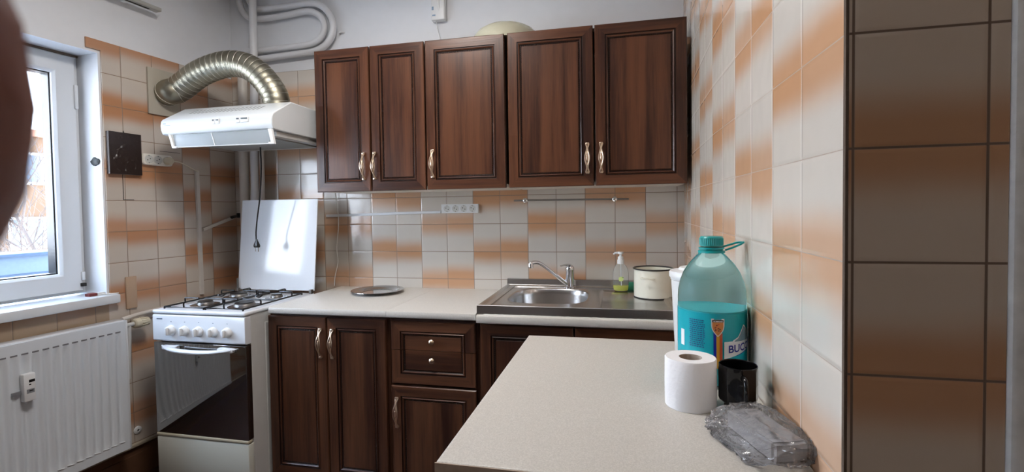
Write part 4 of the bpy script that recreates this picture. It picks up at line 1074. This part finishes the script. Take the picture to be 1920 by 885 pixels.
# crest
def shield(w_, h_, n=10):
    pts = [(-w_, h_), (w_, h_)]
    for i in range(n + 1):
        a = i / n; pts.append((w_ * (1 - a ** 2.2), h_ * .3 - (h_ * 1.35) * a))
    for i in range(n - 1, -1, -1):
        a = i / n; pts.append((-w_ * (1 - a ** 2.2), h_ * .3 - (h_ * 1.35) * a))
    return pts, [list(range(len(pts)))]
b = MB()
p_, f_ = shield(.0135, .0195); wrap(p_, f_, RIB, .140, b, 0, .0012)
p_, f_ = shield(.0115, .0172); wrap(p_, f_, RIB, .140, b, 1, .0016)
p_, f_ = quadgrid(-.0115, .0115, lambda x: .0118, lambda x: .0172, 2); wrap(p_, f_, RIB, .140, b, 2, .0019)
for k in range(16):
    x = random.uniform(-.006, .006); y = random.uniform(-.008, .008); s_ = .0014
    wrap([(x - s_, y - s_), (x + s_, y - s_ * .6), (x + s_ * .5, y + s_), (x - s_, y + s_ * .4)], [(0, 1, 2, 3)], RIB, .140, b, 2 if k % 2 else 3, .0020)
p_, f_ = text_tris('ROMANIA', .0042, .0001); p_ = [(x - .0092, y) for x, y in p_]; wrap(p_, f_, RIB, .1525, b, 0, .0024)
b.build('crest_print', [mwhite, P('crest_orange', (.70, .28, .08), .4), mdk, mred], t, recalc=False)
# name panel with slanted lower edge and a mountain above
b = MB()
p_, f_ = quadgrid(.0, .075, lambda x: .070 + .24 * x, lambda x: .108 + .06 * x, 20); wrap(p_, f_, NAM, 0, b, 0, .0010)
def mount(x):
    pk = [(0.020, .109), (.034, .116), (.044, .130), (.052, .142), (.060, .136), (.075, .120)]
    for (xa, za), (xb, zb) in zip(pk, pk[1:]):
        if xa <= x <= xb: return za + (zb - za) * (x - xa) / (xb - xa)
    return .109
p_, f_ = quadgrid(.020, .0745, lambda x: .105, lambda x: mount(x) + .0018, 26); wrap(p_, f_, NAM, 0, b, 0, .0009)
p_, f_ = quadgrid(.024, .0745, lambda x: .108, lambda x: mount(x) - .0012, 26); wrap(p_, f_, NAM, 0, b, 2, .0013)
p_, f_ = text_tris('BUCOVINA', .0235, .0005); p_ = [(x + .0085, y + .0835 + .07 * x) for x, y in p_]; wrap(p_, f_, NAM, 0, b, 1, .0016)
p_, f_ = quadgrid(.030, .074, lambda x: .0685 + .24 * x, lambda x: .0700 + .24 * x, 12); wrap(p_, f_, NAM, 0, b, 1, .0016)
b.build('name_print', [mwhite, mblue, P('mountain_grey', (.18, .30, .36), .5)], t, recalc=False)
# fine print lines and bar code
b = MB()
rnd = random.Random(3)
for k in range(14):
    z = .152 - k * .0046; x = -.040 + rnd.uniform(0, .002)
    while x < -.006:
        l_ = rnd.uniform(.002, .006); p_, f_ = quadgrid(x, min(x + l_, -.004), lambda q: z, lambda q: z + .0024, 1); wrap(p_, f_, -.13, 0, b, 0, .0010); x += l_ + .0012
p_, f_ = quadgrid(-.030, -.018, lambda q: .058, lambda q: .078, 3); wrap(p_, f_, -.13, 0, b, 1, .0010)
for k in range(9):
    x = -.029 + k * .0012; p_, f_ = quadgrid(x, x + (.0004 if k % 3 else .0007), lambda q: .060, lambda q: .073, 1); wrap(p_, f_, -.13, 0, b, 2, .0014)
p_, f_ = quadgrid(-.062, -.050, lambda q: .088, lambda q: .125, 3); wrap(p_, f_, -.20, 0, b, 1, .0010)
b.build('fine_print', [P('label_navy_text', (.0, .07, .20), .4), mwhite, mdk], t, recalc=False)

# ------------------------------------------------------------------ toilet roll
c = (-.1500, -1.462, TT)
t = thing('toilet_roll', 'white toilet paper roll standing next to the black mug', 'toilet roll', c)
b = MB(); pr = [(.0225, 0), (.0490, 0), (.0505, .002), (.0510, .050), (.0505, .098), (.0488, .1005), (.0225, .0995)]
b.lathe(pr, c, 64, cap=False, sy=.93)
b.lathe([(.0222, .0995), (.0222, 0)], c, 48, mi=1, cap=False, sy=.9)
b.build('paper', [P('tissue_paper', (.84, .83, .84), .95, bump=.0009, bscale=130), P('cardboard_core', (.36, .30, .25), .9)], t, recalc=False)
b = MB(); b.lathe([(.0226, .0990), (.0216, .0992), (.0212, .0985), (.0212, .001), (.0224, .0005)], c, 48, cap=False, sy=.9); b.build('core', MATS['cardboard_core'], t, recalc=False)
# ------------------------------------------------------------------ black mug (octagonal)
c = (-.0600, -1.468, TT)
t = thing('black_mug', 'shiny black faceted mug standing between toilet roll and wall', 'mug', c)
b = MB(); RM = .0365; N8 = 64
def octr(r, k, N0, soft=.35):
    a = 2 * pi * k / N0; ph = (a % (pi / 4)) - pi / 8; f_ = cos(pi / 8) / cos(ph); return r * (1 - soft + soft * f_ * 1.03)
prm = [(0, 0, 0), (.024, 0, 0), (.0262, .003, 0), (.0268, .012, 0), (.0345, .019, .9), (.0362, .024, 1), (.0362, .080, 1), (.0362, .086, .5), (.0362, .090, 0), (.0350, .0915, 0), (.0338, .090, 0), (.0335, .03, 0), (.024, .016, 0), (0, .014, 0)]
vs = []; fs = []
for r, h, sf in prm:
    for k in range(N8): a = 2 * pi * k / N8; q = octr(r, k, N8, sf); vs.append((c[0] + q * cos(a), c[1] + q * sin(a), c[2] + h))
for i in range(len(prm) - 1):
    for k in range(N8): q = (k + 1) % N8; fs.append((i * N8 + k, i * N8 + q, (i + 1) * N8 + q, (i + 1) * N8 + k))
b.add(vs, fs, 0, True); blk = P('black_glazed_ceramic', (.005, .005, .006), .07, spec=.45)
b.build('cup', blk, t, angle=25)
ah = -1.56; hp = [(.0345, .074), (.045, .077), (.055, .072), (.059, .058), (.057, .042), (.050, .031), (.0345, .027)]
b = MB(); b.tube(catmull([(c[0] + r * cos(ah), c[1] + r * sin(ah), c[2] + z) for r, z in hp], 6), .0046, 12, flat=1.3); b.build('handle', blk, t)

# ------------------------------------------------------------------ grey sponge in a clear bag
t = thing('bagged_sponge', 'grey block wrapped in crinkled clear plastic at the front right of the worktop', 'package', (-.05, -1.60, TT))
def warp_box(mb, cx, cy, ang, lx, ly, lz, z0, amp):
    bm = bmesh.new(); bmesh.ops.create_cube(bm, size=1)
    bmesh.ops.bevel(bm, geom=bm.edges[:], offset=.06, segments=2, affect='EDGES')
    bmesh.ops.subdivide_edges(bm, edges=bm.edges[:], cuts=4, use_grid_fill=True)
    for v in bm.verts:
        x, y, z = v.co.x * lx, v.co.y * ly, (v.co.z + .5) * lz
        d_ = mnoise(Vector((x * 30, y * 30, z * 30))) * amp; x += d_; z = max(0, z + d_ * (1 if z > .004 else 0))
        v.co = Vector((cx + x * cos(ang) - y * sin(ang), cy + x * sin(ang) + y * cos(ang), z0 + z))
    mb.frombm(bm)
b = MB(); warp_box(b, -.050, -1.608, .32, .060, .138, .030, TT + .0015, .002)
b.build('grey_block', P('grey_foam', (.38, .38, .40), .9, bump=.0012, bscale=120, var=.1), t)
bm = bmesh.new(); bmesh.ops.create_icosphere(bm, subdivisions=5, radius=1)
ang = .32
for v in bm.verts:
    p = v.co.copy(); f_ = 1 + .10 * mnoise(p * 3.1) + .10 * mnoise(p * 7 + Vector((3, 1, 2))) + .04 * mnoise(p * 17)
    # boxy pillow
    q = Vector([math.copysign(abs(k) ** .55, k) for k in p]) * f_
    crease = abs(mnoise(p * 5 + Vector((9, 2, 5)))) * .12
    x = q.x * (.046 - crease * .03) - (.030 if p.x < -.35 else 0) * min(1, (-.35 - p.x) * 2.5) * (1 + .5 * mnoise(p * 6)) ; y = q.y * .092; z = (q.z + 1) * .5 * (.043 * (1 - max(0, -p.x - .35) * 1.15))
    x = max(x, -.085)
    vx, vy = -.047 + x * cos(ang) - y * sin(ang), -1.610 + x * sin(ang) + y * cos(ang)
    v.co = Vector((min(vx, -.0008), vy, TT + max(.0003, z + .003 * mnoise(p * 14))))
mb = MB(); mb.frombm(bm)
fm, n_, pb = newmat('clear_crinkled_film'); n_.nodes.remove(pb); NN = NB(n_)
out_ = n_.nodes['Material Output']; tr_ = n_.nodes.new('ShaderNodeBsdfTransparent'); gl_ = n_.nodes.new('ShaderNodeBsdfGlossy'); df_ = n_.nodes.new('ShaderNodeBsdfDiffuse')
tr_.inputs[0].default_value = (.95, .95, .96, 1); gl_.inputs['Roughness'].default_value = .10; df_.inputs[0].default_value = (.8, .8, .82, 1)
tc_ = n_.nodes.new('ShaderNodeTexCoord'); h_ = NN.noise(tc_.outputs['Object'], 60.0, 3)
bp_ = n_.nodes.new('ShaderNodeBump'); bp_.inputs['Distance'].default_value = .004; n_.links.new(h_, bp_.inputs['Height'])
fr_ = n_.nodes.new('ShaderNodeFresnel'); fr_.inputs[0].default_value = 1.5
for q_ in (fr_, gl_, df_): n_.links.new(bp_.outputs[0], q_.inputs['Normal'])
m1_ = n_.nodes.new('ShaderNodeMixShader'); m2_ = n_.nodes.new('ShaderNodeMixShader')
m1_.inputs[0].default_value = .12; n_.links.new(tr_.outputs[0], m1_.inputs[1]); n_.links.new(df_.outputs[0], m1_.inputs[2])
NN.val(NN.m('ADD', NN.m('MULTIPLY', fr_.outputs[0], 1.0, clamp=True), .03), m2_.inputs[0]); n_.links.new(m1_.outputs[0], m2_.inputs[1]); n_.links.new(gl_.outputs[0], m2_.inputs[2]); n_.links.new(m2_.outputs[0], out_.inputs[0])
b = mb.build('clear_bag', fm, t, angle=28)

# ------------------------------------------------------------------ fill lamps added to brighten the room, both unseen
t = thing('added_ceiling_lamp', 'added round white fill lamp on the unseen kitchen ceiling', 'lamp', (-1.25, -1.25, CE))
MB().lathe([(.16, 0), (.16, -.02), (.15, -.03)], (-1.25, -1.25, CE), 32).build('base', M['plastic'], t)
lt = D.lights.new('added_ceiling_lamp_light', 'AREA'); lt.shape = 'DISK'; lt.size = .5; lt.energy = CEILING_FILL_W; lt.color = (1.0, .95, .90)
lo = D.objects.new('added_ceiling_lamp_light', lt); COL.objects.link(lo); lo.location = (-1.25, -1.25, CE - .035)

t = thing('added_hall_lamp', 'added small round fill lamp on the unseen hall ceiling behind the doorway', 'lamp', (.45, -3.4, CE))  # unseen lamp added to brighten the pier and the front of the room
MB().lathe([(.10, 0), (.10, -.02), (.09, -.03)], (.45, -3.4, CE), 32).build('base', M['plastic'], t)
l2 = D.lights.new('added_hall_lamp_light', 'AREA'); l2.shape = 'DISK'; l2.size = .4; l2.energy = HALL_FILL_W; l2.color = (1.0, .90, .80)
o2 = D.objects.new('added_hall_lamp_light', l2); COL.objects.link(o2); o2.location = (.45, -3.4, CE - .035)

# ------------------------------------------------------------------ the photographer's left hand, index fingertip in front of the lens
HS = (.0045, -.0003, .004)
def CP(x, y, z):
    x, y, z = x + HS[0], y + HS[1], z + HS[2]
    return CAM + R_ * x + U_ * y + fw * z
jts = {'wr': (-.185, -.085, -.055, .024), 'pa': (-.150, -.050, -.045, .026), 'pc': (-.128, -.030, -.038, .024),
       'i0': (-.106, -.006, -.024, .0120), 'i1': (-.068, .003, -.006, .0100), 'i2': (-.044, .0048, .003, .0098), 'i25': (-.032, .0046, .0060, .0112), 'i3': (-.0255, .0042, .0070, .0112), 'i4': (-.0205, .0040, .0074, .0085),
       'm0': (-.110, -.026, -.032, .0115), 'm1': (-.075, -.034, -.034, .0095), 'm2': (-.060, -.036, -.052, .0085), 'm3': (-.070, -.036, -.068, .0075),
       'r0': (-.118, -.044, -.038, .0110), 'r1': (-.085, -.055, -.042, .0090), 'r2': (-.072, -.057, -.060, .0080), 'r3': (-.082, -.057, -.074, .0070),
       'p0': (-.128, -.060, -.044, .0100), 'p1': (-.103, -.072, -.048, .0080), 'p2': (-.092, -.074, -.062, .0070), 'p3': (-.099, -.073, -.073, .0062),
       't0': (-.140, -.018, -.060, .0140), 't1': (-.112, .004, -.075, .0115), 't2': (-.088, .014, -.080, .0100), 't3': (-.070, .020, -.081, .0085),
       'fa': (-.250, -.160, -.080, .028)}
edg = [('wr', 'pa'), ('pa', 'pc'), ('pc', 'i0'), ('i0', 'i1'), ('i1', 'i2'), ('i2', 'i25'), ('i25', 'i3'), ('i3', 'i4'), ('pc', 'm0'), ('m0', 'm1'), ('m1', 'm2'), ('m2', 'm3'), ('pa', 'r0'), ('r0', 'r1'), ('r1', 'r2'), ('r2', 'r3'), ('pa', 'p0'), ('p0', 'p1'), ('p1', 'p2'), ('p2', 'p3'), ('wr', 't0'), ('t0', 't1'), ('t1', 't2'), ('t2', 't3'), ('fa', 'wr')]
names = list(jts); me = D.meshes.new('person')
base = CP(-.25, -.16, -.08)
me.from_pydata([tuple(CP(*jts[k][:3]) - base) for k in names], [(names.index(a), names.index(b_)) for a, b_ in edg], [])
ho = D.objects.new('person', me); COL.objects.link(ho); ho.location = base
sk_ = ho.modifiers.new('skin', 'SKIN'); sk_.use_smooth_shade = True
for i, k in enumerate(names):
    sv = me.skin_vertices[0].data[i]; r = jts[k][3]; sv.radius = (r, r); sv.use_root = (k == 'pa')
ss = ho.modifiers.new('sub', 'SUBSURF'); ss.levels = 2; ss.render_levels = 2
me.materials.append(P('skin', (.30, .115, .085), .5, sss=.15, bump=.0003, bscale=500, var=.08))
tag(ho, "person's left hand, blurred dark fingertip covering the left edge of the picture", 'person')
GR = {'wall_cabinet': 'wall cabinets in the upper row', 'base_cabinet': 'base cabinets under the worktop', 'worktop': 'worktop sections along the back wall',
      'riser_pipe': 'vertical pipes in the back corner', 'looped_pipe': 'looped pipes on the back wall', 'cable_trunking': 'cable trunking on the walls', 'power_strip': 'power strips on the walls', 'bare_tree': 'bare trees outside'}
for o_ in D.objects:
    k_ = o_.name.split('.')[0]
    if o_.parent is None and k_ in GR and 'label' in o_.keys(): o_['group'] = GR[k_]
for o_ in list(D.objects):
    if 'o' in o_.keys(): del o_['o']
print('part2 ok')
